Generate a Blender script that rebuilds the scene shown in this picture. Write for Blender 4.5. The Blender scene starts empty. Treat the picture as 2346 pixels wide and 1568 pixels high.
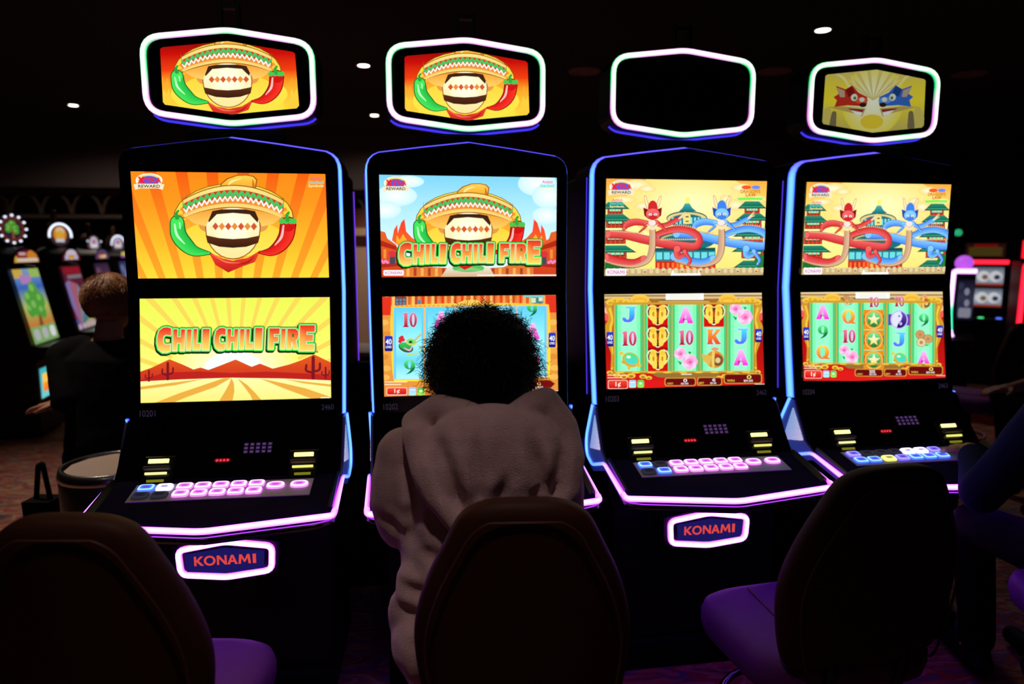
import bpy, bmesh, math, random
import numpy as np
from mathutils import Vector, Matrix, geometry, noise
random.seed(7); RNG = np.random.default_rng(7)
C = bpy.context.scene.collection
SC = bpy.context.scene
PI = math.pi

# ------------------------------------------------------------------ camera, world, exposure
cam_d = bpy.data.cameras.new('camera'); cam = bpy.data.objects.new('camera', cam_d); C.objects.link(cam)
CAMZ = 1.4732; PITCH = 0.1338; FPX = 1564.0
cam.location = (0, 0, CAMZ); cam.rotation_euler = (PI/2 - PITCH, 0, 0)
cam_d.sensor_width = 36.0; cam_d.lens = FPX/2346*36.0
cam_d.clip_start = .02; cam_d.clip_end = 80
cam_d.dof.use_dof = True; cam_d.dof.focus_distance = 1.85; cam_d.dof.aperture_fstop = 1.9
SC.camera = cam
w = bpy.data.worlds.new('world'); SC.world = w; w.use_nodes = True
w.node_tree.nodes['Background'].inputs[0].default_value = (.35, .25, .4, 1)
w.node_tree.nodes['Background'].inputs[1].default_value = .0006
SC.view_settings.view_transform = 'Standard'; SC.view_settings.look = 'None'
SC.view_settings.exposure = 0.0; SC.view_settings.gamma = 1.0; SC.view_settings.use_curve_mapping = False
SC.cycles.use_denoising = True
SC.cycles.max_bounces = 6; SC.cycles.sample_clamp_indirect = 4.0

def ray(u, v):
    X = (u-1173)/FPX; Y = (v-784)/FPX; c = math.cos(PITCH); s = math.sin(PITCH)
    return Vector((X, c-Y*s, -s-Y*c))
def atY(u, v, y):
    r = ray(u, v); return Vector((0, 0, CAMZ)) + r*(y/r.y)
def atZ(u, v, z):
    r = ray(u, v); return Vector((0, 0, CAMZ)) + r*((z-CAMZ)/r.z)

# ------------------------------------------------------------------ materials
def lin(c):
    return tuple((x/12.92 if x <= .04045 else ((x+.055)/1.055)**2.4) for x in [v/255.0 for v in c])
MATS = {}
def mat(name, col=(20,20,20), rough=.5, metal=0.0, emit=None, strength=1.0, bump=0.0, bscale=200.0, coat=0.0, spec=.5, var=0.0, vscale=20., sheen=0.0, trans=0.0):
    if name in MATS: return MATS[name]
    m = bpy.data.materials.new(name); m.use_nodes = True; MATS[name] = m
    nt = m.node_tree; b = nt.nodes['Principled BSDF']
    b.inputs['Base Color'].default_value = (*lin(col), 1); b.inputs['Roughness'].default_value = rough
    b.inputs['Metallic'].default_value = metal; b.inputs['Specular IOR Level'].default_value = spec
    b.inputs['Coat Weight'].default_value = coat
    if sheen: b.inputs['Sheen Weight'].default_value = sheen
    if trans: b.inputs['Transmission Weight'].default_value = trans
    if emit:
        b.inputs['Emission Color'].default_value = (*lin(emit), 1); b.inputs['Emission Strength'].default_value = strength
    if bump or var:
        tc = nt.nodes.new('ShaderNodeTexCoord'); n = nt.nodes.new('ShaderNodeTexNoise')
        n.inputs['Scale'].default_value = bscale; n.inputs['Detail'].default_value = 4
        nt.links.new(tc.outputs['Object'], n.inputs['Vector'])
        if bump:
            bp = nt.nodes.new('ShaderNodeBump'); bp.inputs['Strength'].default_value = bump; bp.inputs['Distance'].default_value = .004
            nt.links.new(n.outputs[0], bp.inputs['Height']); nt.links.new(bp.outputs[0], b.inputs['Normal'])
        if var:
            n2 = nt.nodes.new('ShaderNodeTexNoise'); n2.inputs['Scale'].default_value = vscale
            nt.links.new(tc.outputs['Object'], n2.inputs['Vector'])
            mx = nt.nodes.new('ShaderNodeMix'); mx.data_type = 'RGBA'
            cl = lin(col)
            mx.inputs[6].default_value = (*[x*(1-var) for x in cl], 1); mx.inputs[7].default_value = (*[min(1, x*(1+var)) for x in cl], 1)
            nt.links.new(n2.outputs[0], mx.inputs[0]); nt.links.new(mx.outputs[2], b.inputs['Base Color'])
    return m
def emit_attr(name, strength):
    """things that give off light (screens, led tubes): colour comes from the mesh"""
    if name in MATS: return MATS[name]
    m = bpy.data.materials.new(name); m.use_nodes = True; MATS[name] = m; nt = m.node_tree
    for n in list(nt.nodes): nt.nodes.remove(n)
    o = nt.nodes.new('ShaderNodeOutputMaterial'); e = nt.nodes.new('ShaderNodeEmission'); a = nt.nodes.new('ShaderNodeVertexColor')
    a.layer_name = 'Col'; e.inputs[1].default_value = strength
    nt.links.new(a.outputs[0], e.inputs[0]); nt.links.new(e.outputs[0], o.inputs[0])
    return m
M_SCREEN = emit_attr('screen_emission', 1.12)
M_SCREEN_DIM = emit_attr('dim_screen_emission', .62)
M_LED = emit_attr('led_emission', 1.0)
M_BLACK = mat('black_gloss_plastic', (6,6,10), .35, spec=.35)
M_BODY = mat('black_cabinet_paint', (7,7,12), .45, spec=.3)
M_MATTE = mat('black_matte', (5,5,6), .7, spec=.2)
M_GLASS = mat('black_display_glass', (4,4,6), .12, spec=.35)
M_CHROME = mat('dark_chrome', (120,120,130), .18, metal=1)
M_STEEL = mat('brushed_steel', (150,145,145), .35, metal=1, bump=.03, bscale=90)
M_GREY = mat('deck_grey', (190,190,214), .4)
M_LEATHER = mat('brown_leather', (56,25,17), .62, spec=.18, bump=.12, bscale=260, var=.25, vscale=9)
M_SEAT_LED_TINT = mat('seat_leather_led_tint', (102,40,130), .55, spec=.2, bump=.1, bscale=260, var=.12, vscale=9)  # purple of the deck leds put into the seat leather's base colour
M_PIPE = mat('leather_piping', (70,36,24), .5, spec=.3)
M_FLEECE = mat('pale_fleece', (212,172,184), .95, bump=.8, bscale=420, var=.10, vscale=38, sheen=.4)
M_HAIR = mat('black_curly_hair', (9,7,7), .5, spec=.3)
M_HAIRB = mat('brown_hair', (165,112,70), .5, bump=.3, bscale=120, var=.35, vscale=60)
M_SKIN = mat('skin_brown', (120,78,58), .55, var=.1, vscale=30)
M_SKINL = mat('skin_light', (190,132,104), .55, var=.1, vscale=30)
M_NAVY = mat('navy_cloth', (26,26,70), .85, bump=.3, bscale=150, var=.2, spec=.08)
M_JACK = mat('black_cloth', (20,19,20), .9, bump=.3, bscale=150, var=.2, spec=.08)
M_JEANS = mat('dark_trousers', (6,6,8), .9, bump=.3, bscale=200, spec=.08)
M_EYE = mat('eye_white', (225,220,215), .2); M_LIP = mat('lip', (140,70,66), .5)

# ------------------------------------------------------------------ mesh helpers
def tag(o, label=None, cat=None, group=None, kind=None):
    if label: o['label'] = label
    if cat: o['category'] = cat
    if group: o['group'] = group
    if kind: o['kind'] = kind
    return o
def thing(name, label, cat, loc=(0,0,0), rz=0, group=None):
    o = bpy.data.objects.new(name, None); C.objects.link(o); o.empty_display_size = .1
    o.location = loc; o.rotation_euler = (0, 0, rz); return tag(o, label, cat, group)
def link(name, me, m=None, parent=None, smooth=False):
    o = bpy.data.objects.new(name, me); C.objects.link(o)
    if m is not None:
        for x in (m if isinstance(m, (list, tuple)) else [m]): me.materials.append(x)
    if smooth:
        me.polygons.foreach_set('use_smooth', [True]*len(me.polygons))
    if parent is not None: o.parent = parent
    return o
def from_bm(name, bm, m=None, parent=None, smooth=False):
    bmesh.ops.recalc_face_normals(bm, faces=bm.faces)
    me = bpy.data.meshes.new(name); bm.to_mesh(me); bm.free(); return link(name, me, m, parent, smooth)
def add_box(bm, c, s, bev=0.0, rot=None, seg=2):
    r = bmesh.ops.create_cube(bm, size=1.0); vs = r['verts']
    for v in vs: v.co = Vector((v.co.x*s[0], v.co.y*s[1], v.co.z*s[2]))
    if bev:
        es = list({e for v in vs for e in v.link_edges})
        rr = bmesh.ops.bevel(bm, geom=es, offset=bev, segments=seg, affect='EDGES', profile=.5)
        vs = list({v for f in rr['faces'] for v in f.verts} | {v for v in vs if v.is_valid})
    for v in vs:
        if rot is not None: v.co = rot @ v.co
        v.co += Vector(c)
    return vs
def box(name, c, s, m, parent=None, bev=0.004, rot=None):
    bm = bmesh.new(); add_box(bm, c, s, bev, rot); return from_bm(name, bm, m, parent)
def add_extrude(bm, pts, axis, a, b):
    """polygon pts (2D) extruded along axis (0:x with (y,z), 1:y with (x,z), 2:z with (x,y))"""
    def P(p, t):
        return {0: (t, p[0], p[1]), 1: (p[0], t, p[1]), 2: (p[0], p[1], t)}[axis]
    A = [bm.verts.new(P(p, a)) for p in pts]; B = [bm.verts.new(P(p, b)) for p in pts]
    n = len(pts); fs = [bm.faces.new(A), bm.faces.new(B)]
    for i in range(n): fs.append(bm.faces.new((A[i], A[(i+1) % n], B[(i+1) % n], B[i])))
    return A+B, fs
def add_lathe(bm, prof, seg=24, c=(0,0,0), sx=1., sy=1.):
    rings = []
    for r, z in prof:
        rings.append([bm.verts.new((c[0]+sx*r*math.cos(2*PI*k/seg), c[1]+sy*r*math.sin(2*PI*k/seg), c[2]+z)) for k in range(seg)])
    for a, b in zip(rings, rings[1:]):
        for k in range(seg): bm.faces.new((a[k], a[(k+1) % seg], b[(k+1) % seg], b[k]))
    if prof[0][0] > 1e-5: bm.faces.new(rings[0])
    if prof[-1][0] > 1e-5: bm.faces.new(rings[-1])
def catmull(pts, n=6, closed=False):
    P = [np.array(p, float) for p in pts]; out = []
    N = len(P); rng = range(N if closed else N-1)
    for i in rng:
        p0 = P[(i-1) % N] if closed or i > 0 else 2*P[0]-P[1]
        p1 = P[i]; p2 = P[(i+1) % N]
        p3 = P[(i+2) % N] if closed or i+2 < N else 2*P[-1]-P[-2]
        for k in range(n):
            t = k/n
            out.append(.5*((2*p1)+(-p0+p2)*t+(2*p0-5*p1+4*p2-p3)*t*t+(-p0+3*p1-3*p2+p3)*t**3))
    if not closed: out.append(P[-1])
    return out
def fillet(pts, rads, n=5, closed=False):
    """round the corners of a 3D polyline"""
    P = [Vector(p) for p in pts]; N = len(P); out = []
    for i in range(N):
        r = rads[i] if isinstance(rads, (list, tuple)) else rads
        if (not closed and i in (0, N-1)) or r <= 0: out.append(P[i]); continue
        a = (P[i-1]-P[i]); b = (P[(i+1) % N]-P[i]); la, lb = a.length, b.length; a.normalize(); b.normalize()
        d = min(r, la*.48, lb*.48); p0 = P[i]+a*d; p2 = P[i]+b*d
        for k in range(n+1):
            t = k/n; out.append(p0*(1-t)**2+P[i]*2*t*(1-t)+p2*t*t)
    return out
def tube_data(path, rad, seg=8, closed=False, flat=None):
    """verts, faces, normals of a tube; rad scalar or list"""
    P = [Vector(p) for p in path]; N = len(P); V = []; NR = []; F = []
    up = None
    for i in range(N):
        if closed: t = P[(i+1) % N]-P[i-1]
        else: t = P[min(i+1, N-1)]-P[max(i-1, 0)]
        t.normalize()
        if up is None:
            up = Vector((0,0,1)) if abs(t.z) < .9 else Vector((0,1,0))
        u = up - t*up.dot(t)
        if u.length < 1e-5: u = t.orthogonal()
        u.normalize(); up = u; s = t.cross(u)
        r = rad[i] if isinstance(rad, (list, tuple)) else rad
        for k in range(seg):
            a = 2*PI*k/seg; n = u*math.cos(a)+s*math.sin(a); V.append(P[i]+n*r); NR.append(n)
    for i in range(N if closed else N-1):
        j = (i+1) % N
        for k in range(seg): F.append((i*seg+k, i*seg+(k+1) % seg, j*seg+(k+1) % seg, j*seg+k))
    if not closed:
        F.append(tuple(range(seg))[::-1]); F.append(tuple((N-1)*seg+k for k in range(seg)))
    return V, F, NR
def add_tube(bm, path, rad, seg=8, closed=False):
    V, F, _ = tube_data(path, rad, seg, closed); vs = [bm.verts.new(v) for v in V]
    for f in F:
        try: bm.faces.new([vs[i] for i in f])
        except ValueError: pass
def led(name, path, rad, core, edge, face, parent, closed=False, seg=10, power=1.3):
    """glowing led tube; core/edge: colour or one per path point (linear rgb); brightest along the side it faces"""
    V, F, NR = tube_data(path, rad, seg, closed); me = bpy.data.meshes.new(name)
    me.from_pydata([tuple(v) for v in V], [], F); n = len(path); f = Vector(face).normalized() if not isinstance(face, list) else None
    cols = []
    for i in range(n):
        c = core[i] if isinstance(core, list) else core; e = edge[i] if isinstance(edge, list) else edge
        ff = f if f is not None else Vector(face[i]).normalized()
        for k in range(seg):
            wgt = max(0., NR[i*seg+k].dot(ff))**power
            cols.append([e[q]*(1-wgt)+c[q]*wgt for q in range(3)]+[1])
    at = me.color_attributes.new('Col', 'FLOAT_COLOR', 'POINT'); at.data.foreach_set('color', np.array(cols, 'f').ravel())
    return link(name, me, M_LED, parent, True)

# ------------------------------------------------------------------ flat drawings shown on lit screens and signs
def homog(src, dst):
    A = []; B = []
    for (x, y), (u, v) in zip(src, dst):
        A += [[x, y, 1, 0, 0, 0, -u*x, -u*y], [0, 0, 0, x, y, 1, -v*x, -v*y]]; B += [u, v]
    h = np.linalg.solve(np.array(A, float), np.array(B, float)); return np.append(h, 1).reshape(3, 3)
class Art:
    EPS = 2.5e-5
    def __init__(s, src, dst, clip, place):
        """src: 4 drawing corners TL TR BR BL; dst: where they are on the screen (metres, x right, z up); clip: convex outline in metres; place(x,z,lift)->3D"""
        s.H = homog(src, dst); s.clip = clip; s.place = place; s.V = []; s.F = []; s.K = []; s.n = 0; s.off = (0, 0, 1, 1)
    def T(s, p):
        x = s.off[0]+p[0]*s.off[2]; y = s.off[1]+p[1]*s.off[3]
        q = s.H @ np.array([x, y, 1.0]); return (q[0]/q[2], q[1]/q[2])
    def _col(s, col, p, y0, y1):
        if callable(col): return lin(col(p))
        if isinstance(col[0], (tuple, list)):
            t = 0 if y1 == y0 else min(1, max(0, (p[1]-y0)/(y1-y0))); n = len(col)-1
            i = min(int(t*n), n-1); f = t*n-i
            return lin([a*(1-f)+b*f for a, b in zip(col[i], col[i+1])])
        return lin(col)
    def _emit(s, pts, cols):
        """clip one convex piece and keep it"""
        poly = [(*p, *c) for p, c in zip(pts, cols)]; cl = s.clip; n = len(cl)
        for i in range(n):
            ax, az = cl[i]; bx, bz = cl[(i+1) % n]
            def d(p): return (bx-ax)*(p[1]-az)-(bz-az)*(p[0]-ax)
            out = []
            for j in range(len(poly)):
                p, q = poly[j], poly[(j+1) % len(poly)]; dp, dq = d(p), d(q)
                if dp <= 0: out.append(p)
                if (dp < 0 < dq) or (dq < 0 < dp):
                    t = dp/(dp-dq); out.append(tuple(a+(b-a)*t for a, b in zip(p, q)))
            poly = out
            if len(poly) < 3: return
        b = len(s.V)
        for p in poly:
            s.V.append(s.place(p[0], p[1], s.n*s.EPS)); s.K.append([p[2], p[3], p[4], 1])
        s.F.append(tuple(range(b, b+len(poly))))
    def poly(s, pts, col, nxt=True):
        ys = [p[1] for p in pts]; y0, y1 = min(ys), max(ys)
        multi = (not callable(col)) and isinstance(col[0], (tuple, list)) and len(col) > 2
        for tr in geometry.tessellate_polygon([[Vector((p[0], p[1], 0)) for p in pts]]):
            q = [pts[i] for i in tr]
            s._emit([s.T(p) for p in q], [s._col(col, p, y0, y1) for p in q])
        if nxt: s.n += 1
    def bands(s, x0, y0, x1, y1, cols):
        n = len(cols)-1
        for i in range(n):
            a = y0+(y1-y0)*i/n; b = y0+(y1-y0)*(i+1)/n
            s.poly([(x0, a), (x1, a), (x1, b), (x0, b)], (cols[i], cols[i+1]), False)
        s.n += 1
    def rect(s, x0, y0, x1, y1, col): s.poly([(x0, y0), (x1, y0), (x1, y1), (x0, y1)], col)
    def rrect(s, x0, y0, x1, y1, r, col):
        pts = []
        for cx, cy, a0 in ((x1-r, y0+r, -90), (x1-r, y1-r, 0), (x0+r, y1-r, 90), (x0+r, y0+r, 180)):
            for k in range(5):
                a = math.radians(a0+k*22.5); pts.append((cx+r*math.cos(a), cy+r*math.sin(a)))
        s.poly(pts, col)
    def ell(s, cx, cy, rx, ry, col, n=28, rot=0):
        c, sn = math.cos(rot), math.sin(rot)
        s.poly([(cx+rx*math.cos(2*PI*k/n)*c-ry*math.sin(2*PI*k/n)*sn, cy+rx*math.cos(2*PI*k/n)*sn+ry*math.sin(2*PI*k/n)*c) for k in range(n)], col)
    def glow(s, cx, cy, rx, ry, c0, c1, n=28):
        for k in range(n):
            a, b = 2*PI*k/n, 2*PI*(k+1)/n
            P = [(cx, cy), (cx+rx*math.cos(a), cy+ry*math.sin(a)), (cx+rx*math.cos(b), cy+ry*math.sin(b))]
            s._emit([s.T(p) for p in P], [lin(c0), lin(c1), lin(c1)])
        s.n += 1
    def ring(s, cx, cy, rx, ry, ix, iy, col, n=28, dx=0):
        y0, y1 = cy-ry, cy+ry
        for k in range(n):
            a, b = 2*PI*k/n, 2*PI*(k+1)/n
            P = [(cx+rx*math.cos(a), cy+ry*math.sin(a)), (cx+rx*math.cos(b), cy+ry*math.sin(b)), (cx+dx+ix*math.cos(b), cy+iy*math.sin(b)), (cx+dx+ix*math.cos(a), cy+iy*math.sin(a))]
            s._emit([s.T(p) for p in P], [s._col(col, p, y0, y1) for p in P])
        s.n += 1
    def brush(s, path, wid, col, sub=6, col2=None):
        """tapered stroke; col2: colour of the second side"""
        P = [np.array(p) for p in catmull([(*p, q) for p, q in zip(path, wid if isinstance(wid, (list, tuple)) else [wid]*len(path))], sub)]
        L = []; R = []
        for i in range(len(P)):
            t = P[min(i+1, len(P)-1)][:2]-P[max(i-1, 0)][:2]; t = t/(np.linalg.norm(t)+1e-9); n = np.array([-t[1], t[0]])
            h = max(.1, P[i][2])/2; L.append(tuple(P[i][:2]+n*h)); R.append(tuple(P[i][:2]-n*h))
        ys = [p[1] for p in L+R]; y0, y1 = min(ys), max(ys)
        for i in range(len(P)-1):
            q = [L[i], L[i+1], R[i+1], R[i]]
            if col2:
                M0 = tuple(P[i][:2]); M1 = tuple(P[i+1][:2])
                a, b = lin(col), lin(col2)
                s._emit([s.T(p) for p in (L[i], L[i+1], M1, M0)], [a, a, [(x+y)/2 for x, y in zip(a, b)]]+[[(x+y)/2 for x, y in zip(a, b)]])
                s._emit([s.T(p) for p in (M0, M1, R[i+1], R[i])], [[(x+y)/2 for x, y in zip(a, b)]]*2+[b, b])
            else: s._emit([s.T(p) for p in q], [s._col(col, p, y0, y1) for p in q])
        s.n += 1
        for e, k in ((P[0], 0), (P[-1], -1)):
            if e[2] > 4: s.ell(e[0], e[1], e[2]/2, e[2]/2, (col if not callable(col) and not isinstance(col[0], (tuple, list)) else s._rawc(col, e, y0, y1)), 12)
    def _rawc(s, col, p, y0, y1):
        t = min(1, max(0, (p[1]-y0)/(y1-y0+1e-9))); return [a*(1-t)+b*t for a, b in zip(col[0], col[-1])]
    def fat(s, pts, wd, col):
        """polygon grown by wd all round"""
        s.n += 0
        ys = [p[1] for p in pts]
        N = len(pts)
        for i in range(N):
            a, b = np.array(pts[i], float), np.array(pts[(i+1) % N], float); t = (b-a)/(np.linalg.norm(b-a)+1e-9); n = np.array([-t[1], t[0]])*wd
            s.poly([tuple(a+n), tuple(b+n), tuple(b-n), tuple(a-n)], col, False)
            s.poly([(a[0]+wd*math.cos(k*PI/4), a[1]+wd*math.sin(k*PI/4)) for k in range(8)], col, False)
        s.poly(pts, col)
    def text(s, body, x0, y0, x1, y1, col, bold=.0, shear=0):
        V, F = text_mesh(body, bold, shear)
        xs = [v[0] for v in V]; ys = [v[1] for v in V]; ax, bx, ay, by = min(xs), max(xs), min(ys), max(ys)
        W = [(x0+(v[0]-ax)/(bx-ax)*(x1-x0), y1-(v[1]-ay)/(by-ay)*(y1-y0)) for v in V]
        for f in F:
            q = [W[i] for i in f]; s._emit([s.T(p) for p in q], [s._col(col, p, y0, y1) for p in q])
        s.n += 1
    def build(s, name, parent, m):
        me = bpy.data.meshes.new(name); me.from_pydata(s.V, [], s.F)
        at = me.color_attributes.new('Col', 'FLOAT_COLOR', 'POINT'); at.data.foreach_set('color', np.array(s.K, 'f').ravel())
        return link(name, me, m, parent)
_TM = {}
def text_mesh(body, bold=0., shear=0.):
    k = (body, bold, shear)
    if k in _TM: return _TM[k]
    cu = bpy.data.curves.new('txt', 'FONT'); cu.body = body; cu.size = 1; cu.offset = bold; cu.shear = shear; cu.resolution_u = 3; cu.fill_mode = 'FRONT'
    o = bpy.data.objects.new('txt', cu); C.objects.link(o); bpy.context.view_layer.update()
    me = bpy.data.meshes.new_from_object(o.evaluated_get(bpy.context.evaluated_depsgraph_get()))
    V = [(v.co.x, v.co.y) for v in me.vertices]; F = [tuple(p.vertices) for p in me.polygons]
    bpy.data.objects.remove(o); bpy.data.curves.remove(cu); bpy.data.meshes.remove(me); _TM[k] = (V, F); return V, F
# ------------------------------------------------------------------ drawings
GL = {'C': [(1,.05),(.72,0),(.4,.02),(.12,.14),(0,.4),(0,.65),(.12,.88),(.4,1),(.75,1),(1,.95),(1,.68),(.62,.7),(.46,.62),(.42,.5),(.46,.36),(.62,.3),(1,.33)],
 'H': [(0,0),(.36,0),(.36,.36),(.64,.36),(.64,0),(1,0),(1,1),(.64,1),(.64,.64),(.36,.64),(.36,1),(0,1)],
 'I': [(0,0),(1,0),(1,1),(0,1)], 'L': [(0,0),(.5,0),(.5,.7),(1,.7),(1,1),(0,1)],
 'F': [(0,0),(1,0),(1,.28),(.46,.28),(.46,.4),(.9,.4),(.9,.66),(.46,.66),(.46,1),(0,1)],
 'R': [(0,0),(.7,0),(.95,.1),(1,.3),(.95,.48),(.8,.57),(1,1),(.6,1),(.46,.64),(.42,.64),(.42,1),(0,1)],
 'E': [(0,0),(1,0),(1,.26),(.46,.26),(.46,.37),(.9,.37),(.9,.62),(.46,.62),(.46,.74),(1,.74),(1,1),(0,1)]}
TITLE = [('C',270,338,242,368),('H',348,408,252,360),('I',417,440,252,357),('L',449,487,250,356),('I',495,530,250,356),
 ('C',556,610,244,356),('H',618,672,250,352),('I',681,703,250,351),('L',712,748,250,350),('I',756,793,244,352),
 ('F',826,878,246,350),('I',886,908,248,350),('R',916,972,248,350),('E',978,1052,230,358)]
def title(A, ox, oy, sx, sy):
    save = A.off; A.off = (ox, oy, sx, sy); P = []
    for g, x0, x1, y0, y1 in TITLE: P.append([(x0+(x1-x0)*a+(.5-b)*4, y0+(y1-y0)*b) for a, b in GL[g]])
    for p in P: A.fat([(x-5, y+7) for x, y in p], 11, (10,30,14))
    for p in P: A.fat(p, 11, (14,60,24))
    for p in P: A.fat(p, 8.5, (70,215,70))
    for p in P: A.fat(p, 2.2, (250,245,220))
    for (g, x0, x1, y0, y1), p in zip(TITLE, P): A.poly(p, [(225,45,30),(240,90,35),(250,170,60),(255,235,120)] if False else ((228,48,30),(255,225,100)))
    for (g, x0, x1, y0, y1) in TITLE:
        if g == 'R': A.rect(x0+.44*(x1-x0), y0+.24*(y1-y0), x0+.62*(x1-x0), y0+.4*(y1-y0), (60,110,40))
    A.off = save
def fiesta(A, ox, oy, s):
    """sombrero on a painted clay jug, chilli peppers either side"""
    save = A.off; A.off = (ox, oy, s, s)
    A.ell(678, 1185, 340, 204, (120,80,20)); A.ell(678, 1185, 335, 200, (240,215,70)); A.ell(678, 1187, 318, 184, ((240,105,25),(250,210,60)))
    A.ell(678, 1290, 290, 105, ((250,205,55),(252,228,90)))
    for k in range(15):
        a = PI*(1+k/14); c, sn = math.cos(a), math.sin(a)
        A.poly([(678+318*math.cos(a-.07), 1187+184*math.sin(a-.07)), (678+318*math.cos(a+.07), 1187+184*math.sin(a+.07)), (678+258*c, 1187+140*sn)], (250,205,70), False)
    A.n += 1
    # jug with dark neck
    A.brush([(525,1125),(505,1215),(545,1255)], [18,46,18], (225,150,70)); A.brush([(832,1125),(852,1215),(812,1255)], [18,46,18], (225,150,70))
    A.ell(676, 1235, 156, 176, (150,85,35)); A.ell(676, 1235, 150, 170, ((250,246,222),(252,226,150)))
    A.glow(676, 1225, 110, 120, (255,252,232), (251,238,190))
    A.poly([(524,1130),(830,1130),(815,1205),(770,1158),(676,1150),(585,1158),(540,1205)], (62,34,18))
    for k in range(7): A.poly([(560+k*36,1226),(578+k*36,1204),(596+k*36,1226),(578+k*36,1248)], (226,140,60) if k % 2 else (206,84,50), False)
    A.n += 1
    A.poly([(524,1276),(600,1292),(676,1297),(752,1292),(828,1276),(818,1318),(752,1340),(676,1346),(600,1340),(534,1318)], ((92,46,24),(58,28,14)))
    A.poly([(536,1362),(600,1402),(676,1418),(760,1402),(832,1358),(800,1425),(725,1452),(652,1484),(580,1442)], ((238,70,45),(190,30,28)))
    A.brush([(560,1385),(640,1425),(720,1430)], [2,9,2], (250,110,90)); A.brush([(700,1440),(760,1425),(800,1390)], [2,8,2], (160,22,24))
    # hat crown, underside, brim
    A.poly([(594,1032),(606,985),(640,955),(695,936),(750,934),(792,942),(812,962),(806,1000),(802,1036)], (150,85,20))
    A.poly([(600,1032),(612,988),(645,960),(698,941),(750,939),(788,947),(805,965),(799,1000),(796,1036)], ((255,205,80),(236,150,35)))
    A.brush([(640,1010),(665,975),(720,955)], [3,14,4], (255,228,140)); A.brush([(785,960),(790,1000),(785,1030)], [3,14,10], (200,110,25))
    A.poly([(392,1120),(405,1172),(455,1208),(525,1226),(560,1140),(676,1118),(800,1140),(838,1226),(900,1212),(940,1180),(958,1122)], ((240,150,50),(252,205,100)))
    def arc(f, x0=395, x1=957, n=26): return [(x0+(x1-x0)*k/n, f(2*k/n-1)) for k in range(n+1)]
    top = arc(lambda t: 998+82*t*t); bot = arc(lambda t: 1116+58*t*t)
    A.poly([(390,1050)]+[(x, y-6) for x, y in top]+[(962,1055)]+[(x, y+6) for x, y in bot[::-1]], (150,90,30))
    A.poly(top+bot[::-1], ((255,225,140),(246,190,90)))
    t2 = arc(lambda t: 1020+80*t*t); b2 = arc(lambda t: 1096+62*t*t)
    A.poly(t2+b2[::-1], (196,62,34))
    m2 = arc(lambda t: 1066+72*t*t); A.poly(m2+b2[::-1], (232,140,50))
    z = [(x, y+(14 if i % 2 else -12)) for i, (x, y) in enumerate(arc(lambda t: 1042+77*t*t, 398, 954, 34))]
    for i in range(len(z)-1): A.brush([z[i], z[i+1]], 15, (70,190,95), 1)
    z = [(x, y+(13 if i % 2 else -12)) for i, (x, y) in enumerate(arc(lambda t: 1070+71*t*t, 400, 952, 38))]
    for i in range(len(z)-1): A.brush([z[i], z[i+1]], 8, (250,240,235), 1)
    for i, (x, y) in enumerate(arc(lambda t: 1112+58*t*t, 410, 945, 44)): A.ell(x, y, 7, 6, (250,215,120), 8)
    # peppers
    A.brush([(366,1205),(376,1275),(420,1332),(470,1366),(548,1377)], [84,92,84,60,20], (20,90,30))
    A.brush([(366,1205),(376,1275),(420,1332),(470,1366),(546,1376)], [72,80,72,50,12], (70,225,90), 6, (35,185,70))
    A.brush([(352,1215),(366,1275),(410,1325)], [8,14,5], (190,255,190)); A.brush([(380,1208),(384,1240)], [8,6], (190,255,190))
    A.brush([(366,1178),(362,1155),(372,1140)], [26,16,12], (40,160,60))
    A.brush([(988,1215),(976,1280),(942,1332),(892,1366),(828,1372)], [92,88,76,52,14], (110,10,10))
    A.brush([(988,1215),(976,1280),(942,1332),(892,1366),(830,1371)], [80,76,64,42,8], (205,20,22), 6, (245,50,36))
    A.brush([(962,1222),(950,1285),(915,1330)], [9,14,5], (255,190,185))
    for dx in (-34, -8, 18, 36): A.ell(985+dx, 1196, 16, 16, (70,195,80), 12)
    A.brush([(984,1190),(980,1165),(990,1148)], [24,18,14], (45,165,60))
    A.off = save
def logos(A, x0, y0, x1, y1, kind):
    """badge in the upper left corner and word mark in the upper right"""
    w, h = x1-x0, y1-y0
    def q(a, b): return (x0+w*a, y0+h*b)
    cx, cy = q(.5, .42)
    A.ell(cx, cy, w*.44, h*.42, (245,240,225)); A.ell(cx, cy, w*.38, h*.36, (232,214,120)); A.ell(cx, cy+h*.04, w*.33, h*.3, (92,86,205))
    A.text('XTRA', x0+w*.16, y0+h*.26, x0+w*.9, y0+h*.58, (225,40,60), .03); A.text('X', x0+w*.12, y0+h*.2, x0+w*.36, y0+h*.62, (235,30,50), .05)
    A.poly([q(0,.66), q(.12,.62), q(.88,.62), q(1,.66), q(.95,.98), q(.8,.9), q(.2,.9), q(.05,.98)], (238,228,196))
    A.text('REWARD', x0+w*.15, y0+h*.68, x0+w*.86, y0+h*.86, (40,40,36), .02)
def stacked(A, x0, y0, x1, y1):
    h = (y1-y0)/3
    A.text('Action', x0+.15*(x1-x0), y0, x1-.1*(x1-x0), y0+h*.85, (226,90,150), .02)
    A.text('Stacked', x0, y0+h, x1, y0+h*1.85, (90,215,205), .02); A.text('Symbols', x0, y0+2*h, x1, y0+h*2.85, (250,240,170), .02)
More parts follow.
